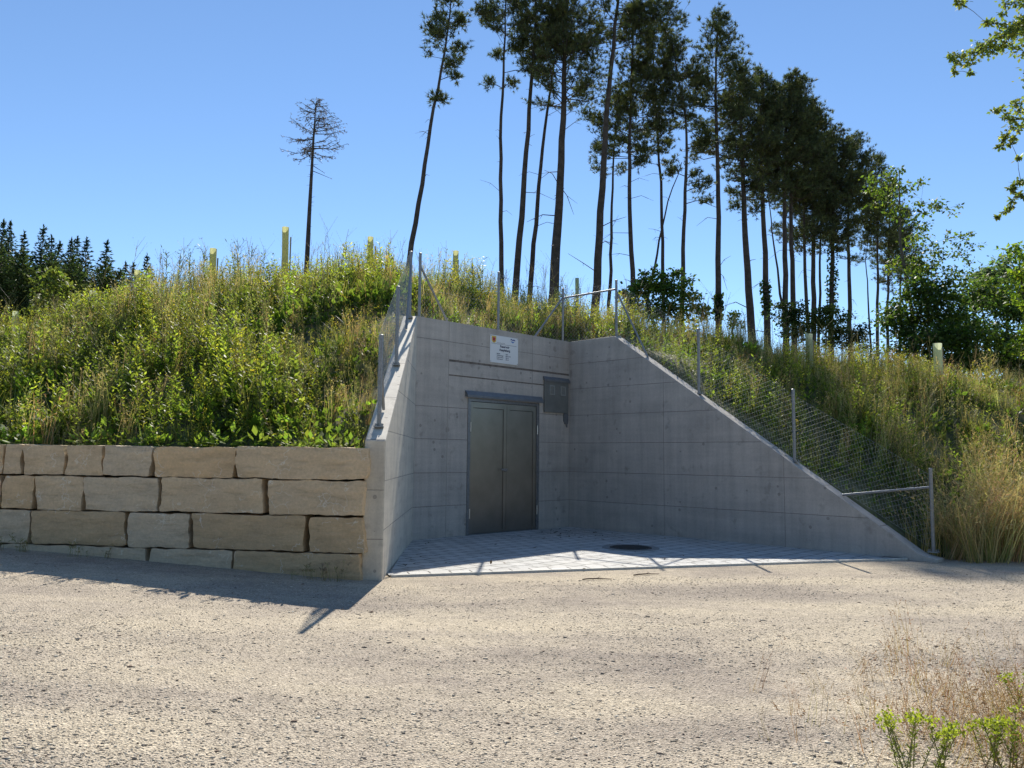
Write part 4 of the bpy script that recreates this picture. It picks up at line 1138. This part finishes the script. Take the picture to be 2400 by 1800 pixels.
# ------------------------------------------------------------------ tree guards
def guard_mat(name, col, tr):
    m, nt, p = mat_new(name)
    p.inputs['Base Color'].default_value = (*col, 1); p.inputs['Roughness'].default_value = .45
    t = nt.nodes.new('ShaderNodeBsdfTranslucent'); t.inputs[0].default_value = (*tuple(min(1, c * 1.25) for c in col), 1)
    mx = nt.nodes.new('ShaderNodeMixShader'); mx.inputs[0].default_value = tr
    nt.links.new(p.outputs[0], mx.inputs[1]); nt.links.new(t.outputs[0], mx.inputs[2]); nt.links.new(mx.outputs[0], nt.nodes['Material Output'].inputs[0])
    return m
M_GUARD = guard_mat('guard_plastic', (.50, .50, .25), .5)
M_GUARD2 = guard_mat('guard_plastic_pale', (.50, .54, .36), .5)
M_STAKE = simple('guard_stake', (.32, .25, .16), .8, 0, 12, .2)
GU = [(502, 583, 16, 19.5, 0, 'yellow-green tree guard on the crest, leftmost of those against the sky above the long slope'), (673, 533, 16, 19, 0, 'tallest-standing yellow-green tree guard, just left of the lone bare spruce'), (872, 556, 14, 20.5, 0, 'yellow-green tree guard on the crest between the lone bare spruce and the leaning pine'),
      (1066, 589, 14, 20.5, 0, 'yellow-green tree guard seen through the wire fence above the facade'), (325, 634, 14, 22, 0, 'larger of two tree guards touching each other before the small spruces'), (337, 645, 10, 23, 1, 'smaller paler one of two tree guards touching each other'),
      (218, 682, 16, 17.5, 1, 'grey-green tree guard sunk in weeds right of the sunlit round bush'), (36, 729, 12, 16.5, 1, 'small whitish tree guard in the weeds near the left photo edge'), (1354, 652, 9, 24, 1, 'narrow dark tree guard behind the fence corner beside the tallest pine'),
      (1478, 684, 8, 24, 1, 'short pale tree guard hidden at the elder bush'), (1896, 783, 15, 18.2, 1, 'pale green tree guard in tall weeds halfway down the right slope'), (2197, 805, 18, 18.8, 1, 'pale tree guard in dry grass in front of the dark bush under the hornbeam')]
for x, yt, wpx, Y, mi, lab in GU:
    top = pt(x, yt, Y); s = Y / F_PX; zb = float(hill(top[0], Y)); h = max(.9, top[2] - zb + .05); r = wpx * .5 * s
    root = empty('tree_guard', (top[0], Y, top[2] - h)); tag(root, lab, 'tree guard', 'plastic tree guards on the mound')
    q = MB(); n = 8; base = 0; rs = random.Random(int(x))
    lean = np.array([rs.gauss(0, .02), rs.gauss(0, .02), 0])
    prof = []
    for zz in np.linspace(0, h, 7):
        for k in range(n):
            a = 2 * math.pi * (k + .5) / n; rr_ = r * (1.04 if k % 2 else .97)
            c = np.array([top[0], Y, top[2] - h + zz]) + lean * zz
            q.v.append(tuple(c + np.array([math.cos(a), math.sin(a), 0]) * rr_ * (1 + .05 * (zz > h * .96))))
    for j in range(6):
        for k in range(n):
            q.f.append((j * n + k, j * n + (k + 1) % n, (j + 1) * n + (k + 1) % n, (j + 1) * n + k)); q.uv.append([(0, 0)] * 4)
    q.build('guard_tube', [M_GUARD, M_GUARD2][mi], root)
    q = MB(); q.box((top[0] + r + .018, Y, top[2] - h), (1, 0, 0), (0, 1, 0), Z, (-.014, -.014, 0), (.014, .014, h * .86)); q.build('stake', M_STAKE, root)

# ------------------------------------------------------------------ hillside vegetation
def herb(seed, H=1.0, nl=26, ll=.11, lw=.03, up=.7, stem=.008, start=.08, flower=0, fcol=None, lcol=(.075, .12, .03), scol=(.08, .09, .04), branch=0, taper=.5):
    r = np.random.default_rng(seed); Q, C = [], []
    bend = r.normal(0, .06, 2)
    def sp(t): return np.array([bend[0] * t * t, bend[1] * t * t, t]) * H
    segs = 3
    for i in range(segs):
        a, b_ = sp(i / segs), sp((i + 1) / segs); az = r.uniform(0, 3.14); w_ = np.array([math.cos(az), math.sin(az), 0]) * stem * (1 - .6 * i / segs)
        Q.append([a - w_, a + w_, b_ + w_ * .7, b_ - w_ * .7]); C.append(scol)
    P, D, Ls = [], [], []
    az = r.uniform(0, 6.28)
    for i in range(nl):
        t = start + (1 - start) * (i + r.random() * .6) / nl; az += 2.4
        P.append(sp(t)); e = up + r.normal(0, .25); D.append([math.cos(az) * math.cos(e), math.sin(az) * math.cos(e), math.sin(e)])
        Ls.append((1 - taper * t) * r.uniform(.75, 1.2))
    tips = [sp(1.0)]
    for i in range(branch):
        t = r.uniform(.4, .95); az2 = r.uniform(0, 6.28); bl = r.uniform(.12, .32) * H; e = r.uniform(.6, 1.2)
        d = np.array([math.cos(az2) * math.cos(e), math.sin(az2) * math.cos(e), math.sin(e)]); p0 = sp(t); p1 = p0 + d * bl; tips.append(p1)
        w_ = np.cross(d, [0, 0, 1]); w_ = w_ / np.linalg.norm(w_) * stem * .5
        Q.append([p0 - w_, p0 + w_, p1 + w_ * .5, p1 - w_ * .5]); C.append(scol)
        for k in range(4):
            P.append(p0 + d * bl * (k + .5) / 4); D.append(d + r.normal(0, .7, 3)); Ls.append(r.uniform(.4, .7))
    P = np.array(P); D = np.array(D); Ls = np.array(Ls)
    lq = leaf_quads(P, D, Ls * ll, Ls * lw, np.array([0, 0, 1.]) + r.normal(0, .5, (len(P), 3)))
    Q = np.concatenate([np.array(Q), lq]); C = np.concatenate([np.array(C), np.array([lcol]) * (1 + r.normal(0, .18, (len(lq), 1)))])
    if flower:
        k = flower; T = np.array(tips)[r.integers(0, len(tips), k)] + r.normal(0, .035, (k, 3)) * np.array([1, 1, .8])
        fq = leaf_quads(T, r.normal(0, 1, (k, 3)), .026, .024); Q = np.concatenate([Q, fq]); C = np.concatenate([C, np.array([fcol]) * (1 + r.normal(0, .15, (k, 1)))])
    return Q, np.clip(C, .005, .9)
def tuft_grass(seed, nb=14, H=.8, col=(.52, .42, .21), green=(.23, .27, .07), head=True, w=.006, spread=.35, gfrac=.4, hs=(.055, .012)):
    r = np.random.default_rng(seed); Q, C = [], []
    for i in range(nb):
        az = r.uniform(0, 6.28); h = H * r.uniform(.55, 1.1); ou = spread * r.uniform(.1, 1) * h
        d = np.array([math.cos(az), math.sin(az), 0]); b0 = np.array([r.normal(0, .05), r.normal(0, .05), 0]); side = np.array([-d[1], d[0], 0]) * w
        fr = [0, .4, .75, 1]; pts_ = [b0 + d * ou * f ** 2 + np.array([0, 0, h * (f - .12 * f ** 3 * (ou / h) * 3)]) for f in fr]
        c = np.array(green if r.random() < gfrac else col) * r.uniform(.75, 1.25)
        for k in range(3):
            Q.append([pts_[k] - side * (1 - .3 * k), pts_[k] + side * (1 - .3 * k), pts_[k + 1] + side * (.7 - .3 * k), pts_[k + 1] - side * (.7 - .3 * k)]); C.append(c)
        if head and r.random() < .55:
            for k in range(5):
                p = pts_[3] - (pts_[3] - pts_[2]) * k * .18; dd = norm((pts_[3] - pts_[2])[None])[0] * .6 + r.normal(0, .45, 3)
                q = leaf_quads(p[None], dd[None], *hs)[0]; Q.append(q); C.append(np.array(col) * r.uniform(.8, 1.15))
    return np.array([np.array(q) for q in Q]), np.array(C)
def broad(seed, nl=9, ll=.24, lw=.11, lcol=(.075, .13, .03)):
    r = np.random.default_rng(seed); az = r.uniform(0, 6.28, nl); e = r.uniform(.35, 1.2, nl)
    D = np.stack([np.cos(az) * np.cos(e), np.sin(az) * np.cos(e), np.sin(e)], 1); P = D * .06 + np.array([0, 0, .02])
    P2 = P + D * ll * r.uniform(.2, 1.0, (nl, 1))
    q = leaf_quads(P2, D + np.array([0, 0, -.25]), ll * r.uniform(.6, 1.1, nl), lw * r.uniform(.7, 1.1, nl), np.array([0, 0, 1.]) + r.normal(0, .4, (nl, 3)))
    return q, np.array([lcol]) * (1 + r.normal(0, .2, (nl, 1)))

def scatter(temps, pos, scale, tint, tilt=.08):
    """temps list of (Q,C); pos (n,3)"""
    n = len(pos); which = rng.integers(0, len(temps), n); QQ, CC = [], []
    az = rng.uniform(0, 6.283, n); ca, sa = np.cos(az), np.sin(az)
    tx, ty = rng.normal(0, tilt, n), rng.normal(0, tilt, n)
    for k, (Q, C) in enumerate(temps):
        s = np.where(which == k)[0]
        if not len(s): continue
        q = Q[None] * scale[s][:, None, None, None]
        x = q[..., 0] * ca[s][:, None, None] - q[..., 1] * sa[s][:, None, None]; y = q[..., 0] * sa[s][:, None, None] + q[..., 1] * ca[s][:, None, None]; z = q[..., 2]
        x = x + z * tx[s][:, None, None]; y = y + z * ty[s][:, None, None]
        g = np.stack([x, y, z], -1) + pos[s][:, None, None, :]
        QQ.append(g.reshape(-1, 4, 3)); CC.append((C[None] * tint[s][:, None, :]).reshape(-1, 3))
    return np.concatenate(QQ), np.clip(np.concatenate(CC), .004, .9)

def vnoise(x, y, f, seed):
    return np.array([mnoise.noise(Vector((a * f + seed * 13.7, b_ * f - seed * 4.1, seed))) for a, b_ in zip(x, y)])
def on_hill(n, xr=(-13.5, 14), yr=(9.3, 24)):
    x = rng.uniform(*xr, n); y = rng.uniform(*yr, n)
    # only where the slope could be seen: within the view fan plus a margin
    k = (np.abs(x) < .70 * y + 1.5)
    x, y = x[k], y[k]
    h = hill(x, y); g = ground_z(x, y)
    k = (h > g + .02) & (h > -.1)
    x, y, h = x[k], y[k], h[k]
    # keep off the walls and clear of the fence line
    for a, c, m in ((L_, C_, .42), (C_, E_ + we * .4, .38), (PF, L_, .40)):
        d, t = seg_dist(x, y, a, c); k = d > m; x, y, h = x[k], y[k], h[k]
    return x, y, h
def gauss(x, y, cx_, cy_, sx, sy): return np.exp(-((x - cx_) / sx) ** 2 - ((y - cy_) / sy) ** 2)
def pick(n, dens_fn, **kw):
    x, y, h = on_hill(n, **kw); d = np.clip(dens_fn(x, y), 0, 1) * np.where(x > 1.5, .85, 1.0); k = rng.random(len(x)) < d
    return x[k], y[k], h[k]
def px_of(x, y, z):
    v = np.stack([x, y, z - CAM_H], -1); f = v @ _fwd
    return 1200 + F_PX * (v @ _rt) / f, 900 - F_PX * (v @ _up) / f

def place(name, label, cat, temps, n, dens, sc=(.7, 1.2), tint_amt=.2, mat=M_LEAF, tilt=.1, tint_fn=None, **kw):
    x, y, h = pick(n, dens, **kw); m = len(x)
    pos = np.stack([x, y, h - .03], 1)
    # plants stay low close to wall tops and on the lip of the stone wall
    dw = np.minimum(seg_dist(x, y, L_, C_)[0], 1.3 * seg_dist(x, y, C_, E_)[0] + .15)
    dl = np.minimum(seg_dist(x, y, PF, L_)[0], np.where(x < -1.5, np.maximum(0, y - y_wall(x) - .3) + .25, 9))
    s = rng.uniform(*sc, m) * np.clip(np.minimum(.24 + .45 * dw, .45 + .6 * dl), .28, 1)
    s *= np.where(x > 1.5, .85, 1.0) * np.clip(.95 + .75 * vnoise(x, y, .85, 55), .5, 1.35)
    tint = (1 + rng.normal(0, tint_amt, (m, 1))) * (1 + rng.normal(0, .07, (m, 3)))
    if tint_fn is not None: tint = tint * tint_fn(x, y)
    Q, C = scatter(temps, pos, s, np.clip(tint, .3, 2.2), tilt)
    o = quads_obj(name, Q, C, mat); tag(o, label, cat, kind='stuff')
    return o
def nz(f, seed, lo=.0, gain=1.6):
    return lambda x, y: np.clip(.5 + gain * vnoise(x, y, f, seed) + lo, 0, 1)

# broad drifts of plants read from the photograph
def mixdry(x, y):
    d = .08 + 1.1 * vnoise(x, y, .36, 3)
    d += .55 * gauss(x, y, -1.7, 12, 1.3, 3) + .5 * gauss(x, y, 9.5, 13.5, 3.0, 2.2) + .35 * gauss(x, y, 0, 16.8, 2.5, 1.6) + .35 * gauss(x, y, -5.5, 11.5, 1.6, 1.4) + .4 * gauss(x, y, 6, 16, 2.5, 2) + .22 * sstep(5.5, 8, x) - .4 * gauss(x, y, 4.6, 14.8, 1.6, 1.3) + .4 * gauss(x, y, 10, 17, 4, 3)
    d -= .6 * gauss(x, y, -3.6, 10.8, 1.5, 1.6)
    return d
def lush(x, y):
    return .48 + 1.5 * vnoise(x, y, .38, 8) + .6 * gauss(x, y, -3.6, 11, 1.6, 2.0) + .7 * gauss(x, y, 5.2, 14.6, 2.0, 1.5) - .45 * gauss(x, y, -1.6, 12, 1.0, 3) - .3 * gauss(x, y, 9.5, 14, 3, 2)
def crest(x, y): return sstep(15.5, 18.5, y)
GREEN = (.215, .265, .05); YG = (.33, .33, .066); GREY = (.27, .275, .13)
place('ground_cover', 'low leafy ground cover under the tall weeds all over the mound', 'ground cover', [broad(i, 10, .15, .07, (.12, .17, .036)) for i in range(6)], 16000, lambda x, y: .9 + 0 * x, sc=(.6, 1.3), mat=M_LEAF)
place('tall_weeds', 'tall upright leafy green weeds covering the mound', 'weeds', [herb(i, 1.0, 30, .15, .058, .55, lcol=GREEN) for i in range(7)], 11000, lambda x, y: lush(x, y), sc=(.5, 1.0), tint_amt=.22,
      tint_fn=lambda x, y: 1 + crest(x, y)[:, None] * np.array([[.35, .15, .1]]))
place('grey_weeds', 'grey-green branching mugwort weeds scattered over the slopes', 'weeds', [herb(20 + i, 1.0, 26, .085, .024, .7, lcol=GREY, branch=8, scol=(.11, .10, .06)) for i in range(6)], 8500, lambda x, y: .36 + 1.5 * vnoise(x, y, .42, 15) + .6 * gauss(x, y, 6, 15.5, 2.2, 2.2) + .4 * gauss(x, y, -8, 13, 3, 2.5), sc=(.5, .95), tint_amt=.2)
place('yellow_green_herbs', 'yellow-green flowering herbs along the crest and upper slopes', 'wild flowers', [herb(40 + i, 1.0, 20, .075, .02, .8, lcol=YG, branch=9, flower=16, fcol=(.55, .46, .05), scol=(.12, .13, .04)) for i in range(6)], 9500, lambda x, y: .2 + 1.2 * vnoise(x, y, .4, 21) + .6 * crest(x, y) * (x < 3), sc=(.45, .85), tint_amt=.18)
place('dry_grass', 'straw-coloured tall grass with seed heads among the weeds', 'grass', [tuft_grass(i, 16, .85) for i in range(8)], 9000, mixdry, sc=(.55, 1.15), mat=M_GRASS, tint_amt=.18)
place('green_grass', 'fine green grass between the weeds', 'grass', [tuft_grass(30 + i, 16, .6, col=(.34, .35, .10), green=(.2, .26, .06), head=False, w=.007, spread=.5) for i in range(6)], 8500, lambda x, y: .40 + .7 * vnoise(x, y, .8, 31), sc=(.5, 1.1), mat=M_GRASS, tint_amt=.2)
place('dock_leaves', 'broad bright dock and bramble leaves low above the stone wall', 'leafy plants', [broad(60 + i, 12, .21, .11, (.16, .24, .04)) for i in range(6)], 5000, lambda x, y: .1 + .8 * gauss(x, y, -4, 10.6, 2.6, .9) + .6 * gauss(x, y, 6.2, 13.9, 1.6, 1.2) + .2 * vnoise(x, y, .9, 41), sc=(.5, 1.2))
place('dry_stalks', 'thin dry flower stalks standing above the crest against the sky', 'stalks', [herb(80 + i, 1.25, 8, .05, .01, 1.0, stem=.007, start=.4, branch=8, lcol=(.16, .14, .08), scol=(.15, .13, .08)) for i in range(6)], 2600, lambda x, y: .12 + .5 * crest(x, y), sc=(.7, 1.15), mat=M_GRASS)
place('reddish_grass', 'reddish-brown dock seed spikes behind the fence corner', 'grass', [tuft_grass(90 + i, 12, .8, col=(.30, .17, .075), green=(.2, .15, .06), w=.005, spread=.25) for i in range(4)], 2500, lambda x, y: .7 * gauss(x, y, -6.1, 12.4, .5, .9) + .8 * gauss(x, y, 2.4, 17.6, 1.2, .9) + .25 * gauss(x, y, 8, 17.5, 4, 1.5), sc=(.6, 1.1), mat=M_GRASS)

def thistle(px_, py_, Y, seed, label, wide=1.0):
    top = pt(px_, py_, Y); z = float(hill(top[0], Y)); H = max(.9, top[2] - z)
    Q, C = herb(seed, H, 34, .17 * wide, .035, .75, stem=.013, start=.15, branch=12, lcol=(.075, .10, .04), scol=(.06, .06, .03), flower=14, fcol=(.10, .05, .06))
    root = empty('thistle_plant', (top[0], Y, z)); tag(root, label, 'plant', 'tall thistles on the left crest')
    st_n_ = 15
    quads_obj('stem', Q[:st_n_] + np.array([top[0], Y, z - .03]), C[:st_n_], M_LEAF, root); quads_obj('leaves', Q[st_n_:] + np.array([top[0], Y, z - .03]), C[st_n_:], M_LEAF, root)
for i, (x_, y_, lab) in enumerate([(392, 590, 'tall thistle furthest left of those against the sky, right of the two touching tree guards'), (420, 598, 'thistle second from the left against the sky'), (452, 574, 'tallest thistle, midway between the touching tree guards and the next guard'), (476, 590, 'thistle just left of a yellow-green tree guard'), (562, 574, 'spreading thistle right of the leftmost crest guard'), (586, 584, 'bushy dark thistle between two crest tree guards')]):
    thistle(x_, y_, 17.5 + .3 * i, 700 + i, lab)

# long straw grass spilling over the foot of the right wing
def edge_grass(name, label, pts_, n, temps, sc, sx, sy, tilt=.15):
    P = []
    for (cx_, cy_), k in zip(pts_, n):
        x = rng.normal(cx_, sx, k); y = rng.normal(cy_, sy, k); z = np.maximum(ground_z(x, y), np.where(hill(x, y) > -.4, hill(x, y), -9)); P.append(np.stack([x, y, z - .02], 1))
    P = np.concatenate(P)
    k = ~inside_poly(P[:, 0], P[:, 1], [PF, L_, C_, E_ - wn * .05 + we * .25, fr1 - fd * .2, fr0]); P = P[k]
    m = len(P); Q, C = scatter(temps, P, rng.uniform(*sc, m), 1 + rng.normal(0, .15, (m, 3)) * .6, tilt)
    o = quads_obj(name, Q, C, M_GRASS); tag(o, label, 'grass', kind='stuff')
SG = [tuft_grass(110 + i, 22, 1.0, col=(.54, .43, .22), green=(.30, .30, .10), w=.0045, spread=.65, gfrac=.4) for i in range(6)]
edge_grass('straw_grass', 'long arching straw grass at the foot of the right wing wall', [(7.0, 12.3), (7.4, 12.3), (7.9, 12.4), (8.6, 12.6), (9.5, 12.7), (8.2, 13.1)], [34, 60, 60, 60, 60, 60], SG, (.4, 1.35), .28, .25, .22)
edge_grass('verge_grass', 'short dry grass tufts at the foot of the stone wall', [(-6.0, 9.9), (-5.2, 9.8), (-2.3, 9.3), (-1.95, 9.3)], [5, 5, 4, 4], [tuft_grass(130 + i, 9, .28, col=(.3, .25, .13), w=.003) for i in range(3)], (.4, .9), .2, .04)
FG = [tuft_grass(140 + i, 9, .36, col=(.26, .145, .07), green=(.33, .25, .09), w=.0016, spread=.6, gfrac=.5, hs=(.024, .005)) for i in range(6)]
edge_grass('dry_grass_verge', 'sparse reddish dry grass on the gravel at the lower right corner', [(2.2, 4.7), (2.7, 4.6), (3.1, 4.8), (2.3, 3.9), (2.75, 3.85), (3.3, 5.6), (2.75, 4.05), (3.3, 4.6)], [22, 34, 80, 26, 90, 40, 90, 60], FG, (.3, 1.0), .42, .40, .35)

# weeds trailing over the lip of the stone wall
n_ = 150; x_ = rng.uniform(-7.6, -1.95, n_); P_ = np.stack([x_, y_wall(x_) + rng.uniform(.12, .5, n_), np.full(n_, 1.54)], 1)
k_ = rng.random(n_) < np.clip(.45 + 1.2 * vnoise(x_, x_ * 0, 1.1, 77) + .3 * (x_ < -4.6), .05, 1); P_ = P_[k_]
Q_, C_q = scatter([broad(200 + i, 9, .16, .07, (.14, .21, .04)) for i in range(4)] + [herb(210 + i, .5, 16, .09, .035, .3, lcol=GREEN) for i in range(3)], P_, rng.uniform(.5, 1.15, len(P_)), 1 + rng.normal(0, .15, (len(P_), 3)) * .6, .25)
tag(quads_obj('trailing_weeds', Q_, C_q, M_LEAF), 'leafy weeds spilling over the top edge of the stone block wall', 'weeds', kind='stuff')

# yellow-green spurge plants in the foreground corner
sp_t = []
def spurge(x, y, h, seed, label):
    r = np.random.default_rng(seed); z = float(ground_z(x, y))
    root = empty('spurge_plant', (x, y, z)); tag(root, label, 'plant', 'yellow-green plants in the lower right corner')
    SQ, LQ, LC = MB(), [], []
    for k in range(7):
        az = r.uniform(0, 6.28); b0 = np.array([x + r.normal(0, .03), y + r.normal(0, .03), z - .02]); t = b0 + np.array([math.cos(az) * .09, math.sin(az) * .09, h * r.uniform(.7, 1.05)])
        SQ.tube([b0, (b0 + t) / 2 + np.array([0, 0, .01]), t], [.003, .0025, .0015], 4)
        for j in range(34):
            f = r.uniform(.15, .95); a2 = r.uniform(0, 6.28); p = b0 + (t - b0) * f; d = np.array([math.cos(a2), math.sin(a2), .8]); LQ.append(leaf_quads(p[None], d[None], r.uniform(.022, .035), .006)[0]); LC.append(np.array((.13, .17, .03)) * r.uniform(.7, 1.2))
        for j in range(34):
            p = t + r.normal(0, .022, 3) * np.array([1, 1, .6]); LQ.append(leaf_quads(p[None], r.normal(0, 1, 3)[None] + np.array([0, 0, .6]), .018, .014)[0]); LC.append(np.array((.29, .34, .05)) * r.uniform(.7, 1.15))
    SQ.build('stem', simple('spurge_stem', (.16, .16, .05), .6) if 'spurge_stem' not in bpy.data.materials else bpy.data.materials['spurge_stem'], root)
    quads_obj('leaves', np.array(LQ), np.array(LC), M_LEAF, root)
for i, (px_, py_, h, lab) in enumerate([(2120, 1800, .34, 'tall leftmost yellow-green spurge at the bottom edge'), (2185, 1800, .27, 'yellow-green spurge second from the left, close to its taller neighbour'), (2325, 1780, .24, 'yellow-green spurge in the reddish grass, midway to the corner'), (2375, 1800, .28, 'yellow-green spurge nearest the bottom right corner'), (2395, 1660, .22, 'yellow-green spurge at the right photo edge, farthest back')]):
    g = gp(px_, py_ + 10); spurge(g[0], g[1], h, 500 + i, lab)

# ------------------------------------------------------------------ loose stones, litter, twigs
def stones(n, xr, yfun, size, cols, name, label):
    y = yfun(n); x = rng.uniform(-1, 1, n) * (.68 * y + .2)
    d = np.array([mnoise.noise(Vector((a * .35, b_ * 1.1, 3.3))) for a, b_ in zip(x, y)]); k = (rng.random(n) < np.clip(.5 + 1.1 * d, .12, 1)) & (y < np.where(x > -1.6, 9.3 + .27 * (x + 1.6) - .15, 9.3 + .15 * (-x - 1.8)) - .03)
    x, y = x[k], y[k]; n = len(x); z = ground_z(x, y)
    s = size[0] * np.exp(rng.normal(0, size[1], n))
    o8 = np.array([[1, 0, 0], [0, 1, 0], [-1, 0, 0], [0, -1, 0], [0, 0, 1], [0, 0, -1]], float)
    V = o8[None] * rng.uniform(.55, 1.3, (n, 6, 1)) + rng.normal(0, .2, (n, 6, 3))
    V[..., 2] *= rng.uniform(.22, .5, (n, 1)); a = rng.uniform(0, 6.28, n)
    X = V[..., 0] * np.cos(a)[:, None] - V[..., 1] * np.sin(a)[:, None]; Y = V[..., 0] * np.sin(a)[:, None] + V[..., 1] * np.cos(a)[:, None]
    V = np.stack([X, Y, V[..., 2]], -1) * s[:, None, None] + np.stack([x, y, z + s * .12], 1)[:, None, :]
    F = np.array([[0, 1, 4], [1, 2, 4], [2, 3, 4], [3, 0, 4], [1, 0, 5], [2, 1, 5], [3, 2, 5], [0, 3, 5]])
    Fi = (np.arange(n)[:, None, None] * 6 + F[None]).reshape(-1, 3)
    me = bpy.data.meshes.new(name); me.vertices.add(n * 6); me.vertices.foreach_set('co', V.reshape(-1).astype(np.float32))
    m = len(Fi); me.loops.add(m * 3); me.loops.foreach_set('vertex_index', Fi.reshape(-1).astype(np.int32)); me.polygons.add(m)
    me.polygons.foreach_set('loop_start', np.arange(0, m * 3, 3, dtype=np.int32)); me.polygons.foreach_set('loop_total', np.full(m, 3, np.int32))
    at_ = me.color_attributes.new('Col', 'FLOAT_COLOR', 'POINT'); cc = np.array(cols)[rng.integers(0, len(cols), n)] * (1 + rng.normal(0, .15, (n, 1)))
    c4 = np.ones((n, 6, 4), np.float32); c4[..., :3] = np.clip(cc, .01, .9)[:, None]; at_.data.foreach_set('color', c4.reshape(-1)); me.update(); me.validate()
    o = link(name, me, M_STONE); tag(o, label, 'gravel', kind='stuff')
M_STONE, snt, sp_ = mat_new('loose_stone'); sa_ = snt.nodes.new('ShaderNodeAttribute'); sa_.attribute_name = 'Col'
snt.links.new(sa_.outputs['Color'], sp_.inputs['Base Color']); sp_.inputs['Roughness'].default_value = .85; sp_.inputs['Specular IOR Level'].default_value = .2
SC = [(.46, .40, .31), (.40, .35, .28), (.54, .48, .38), (.33, .28, .22), (.45, .38, .28), (.66, .60, .48), (.52, .45, .34)]
stones(110000, 0, lambda n: 3.3 + 7.5 * rng.random(n) ** 1.7, (.0055, .42), SC, 'loose_gravel', 'fine loose gravel chips scattered over the track')
stones(3000, 0, lambda n: 3.3 + 8.5 * rng.random(n) ** 1.1, (.0088, .38), [(.17, .135, .11), (.25, .205, .165), (.34, .28, .22), (.21, .15, .11)], 'dark_pebbles', 'darker pebbles lying on the pale gravel')
# leaf litter on the paving
n = 260
u = np.concatenate([rng.normal(.5, .5, 120) , rng.uniform(-3, 6, 140)]); x = np.clip(u, -1.4, 5.6); y = np.concatenate([rng.normal(15.3, .7, 120), rng.uniform(10, 16.5, 140)])
x[:120] = rng.normal(1.25, .55, 120)
k = inside_poly(x, y, [fr0 + fdn * .1, L_ + fn * .15 + ln * .1, C_ + fn * .08 + wn * .08, E_ + wn * .3]); x, y = x[k], y[k]; n = len(x)
P = np.stack([x, y, np.full(n, .027) + rng.uniform(0, .012, n)], 1); D = np.stack([rng.normal(0, 1, n), rng.normal(0, 1, n), rng.normal(0, .12, n)], 1)
ll = leaf_quads(P, D, rng.uniform(.03, .09, n), rng.uniform(.008, .04, n), np.array([0, 0, 1.]) + rng.normal(0, .25, (n, 3)))
tag(quads_obj('leaf_litter', ll, col_var(n, (.07, .05, .03), .3), M_GRASS), 'brown dead leaves and twigs blown onto the paving', 'leaf litter', kind='stuff')
n = 1500; x = rng.normal(2.85, .45, n); y = rng.normal(4.2, .5, n); k = (x > 1.9); x, y = x[k], y[k]; n = len(x)
P = np.stack([x, y, ground_z(x, y) + rng.uniform(.004, .02, n)], 1); D = np.stack([rng.normal(0, 1, n), rng.normal(0, 1, n), rng.normal(0, .15, n)], 1)
tag(quads_obj('dry_litter', leaf_quads(P, D, rng.uniform(.02, .08, n), rng.uniform(.002, .010, n), np.array([0, 0, 1.]) + rng.normal(0, .3, (n, 3))), col_var(n, (.24, .17, .09), .35), M_GRASS), 'dead straw and leaf litter on the gravel in the lower right corner', 'litter', kind='stuff')
for px0, px1, lab in (((1365, 1358), (1434, 1357), 'straight brown stick lying on the gravel near the kerb'), ((1485, 1348), (1545, 1345), 'thin dark twig on the gravel right beside the kerb')):
    a, c = gp(*px0, .012), gp(*px1, .012); q = MB(); mm = (a + c) / 2 + np.array([0, .02, .006])
    q.tube([a, a * .6 + mm * .4 + Z * .004, mm, c], [.008, .009, .008, .004], 6)
    q.tube([mm, mm + np.array([.05, .06, .015])], [.005, .002], 4)
    tag(q.build('fallen_stick', simple('stick_bark', (.13, .09, .06), .9) if 'stick_bark' not in bpy.data.materials else bpy.data.materials['stick_bark'], smooth=True), lab, 'stick', 'sticks on the gravel')

# ------------------------------------------------------------------ wood across the track, mirrored in the steel door
cl = np.stack([rng.uniform(-34, 34, 420), rng.uniform(-24, -15, 420), rng.uniform(.5, 11, 420)], 1)
P = (cl[:, None] + rng.normal(0, 1.0, (420, 45, 3))).reshape(-1, 3); P[:, 2] = np.abs(P[:, 2])
tag(quads_obj('woodland', leaf_quads(P, rng.normal(0, 1, P.shape), .55, .4), col_var(len(P), (.05, .08, .025)), M_LEAF), 'leafy wood across the track from the portal', 'wood', kind='stuff')
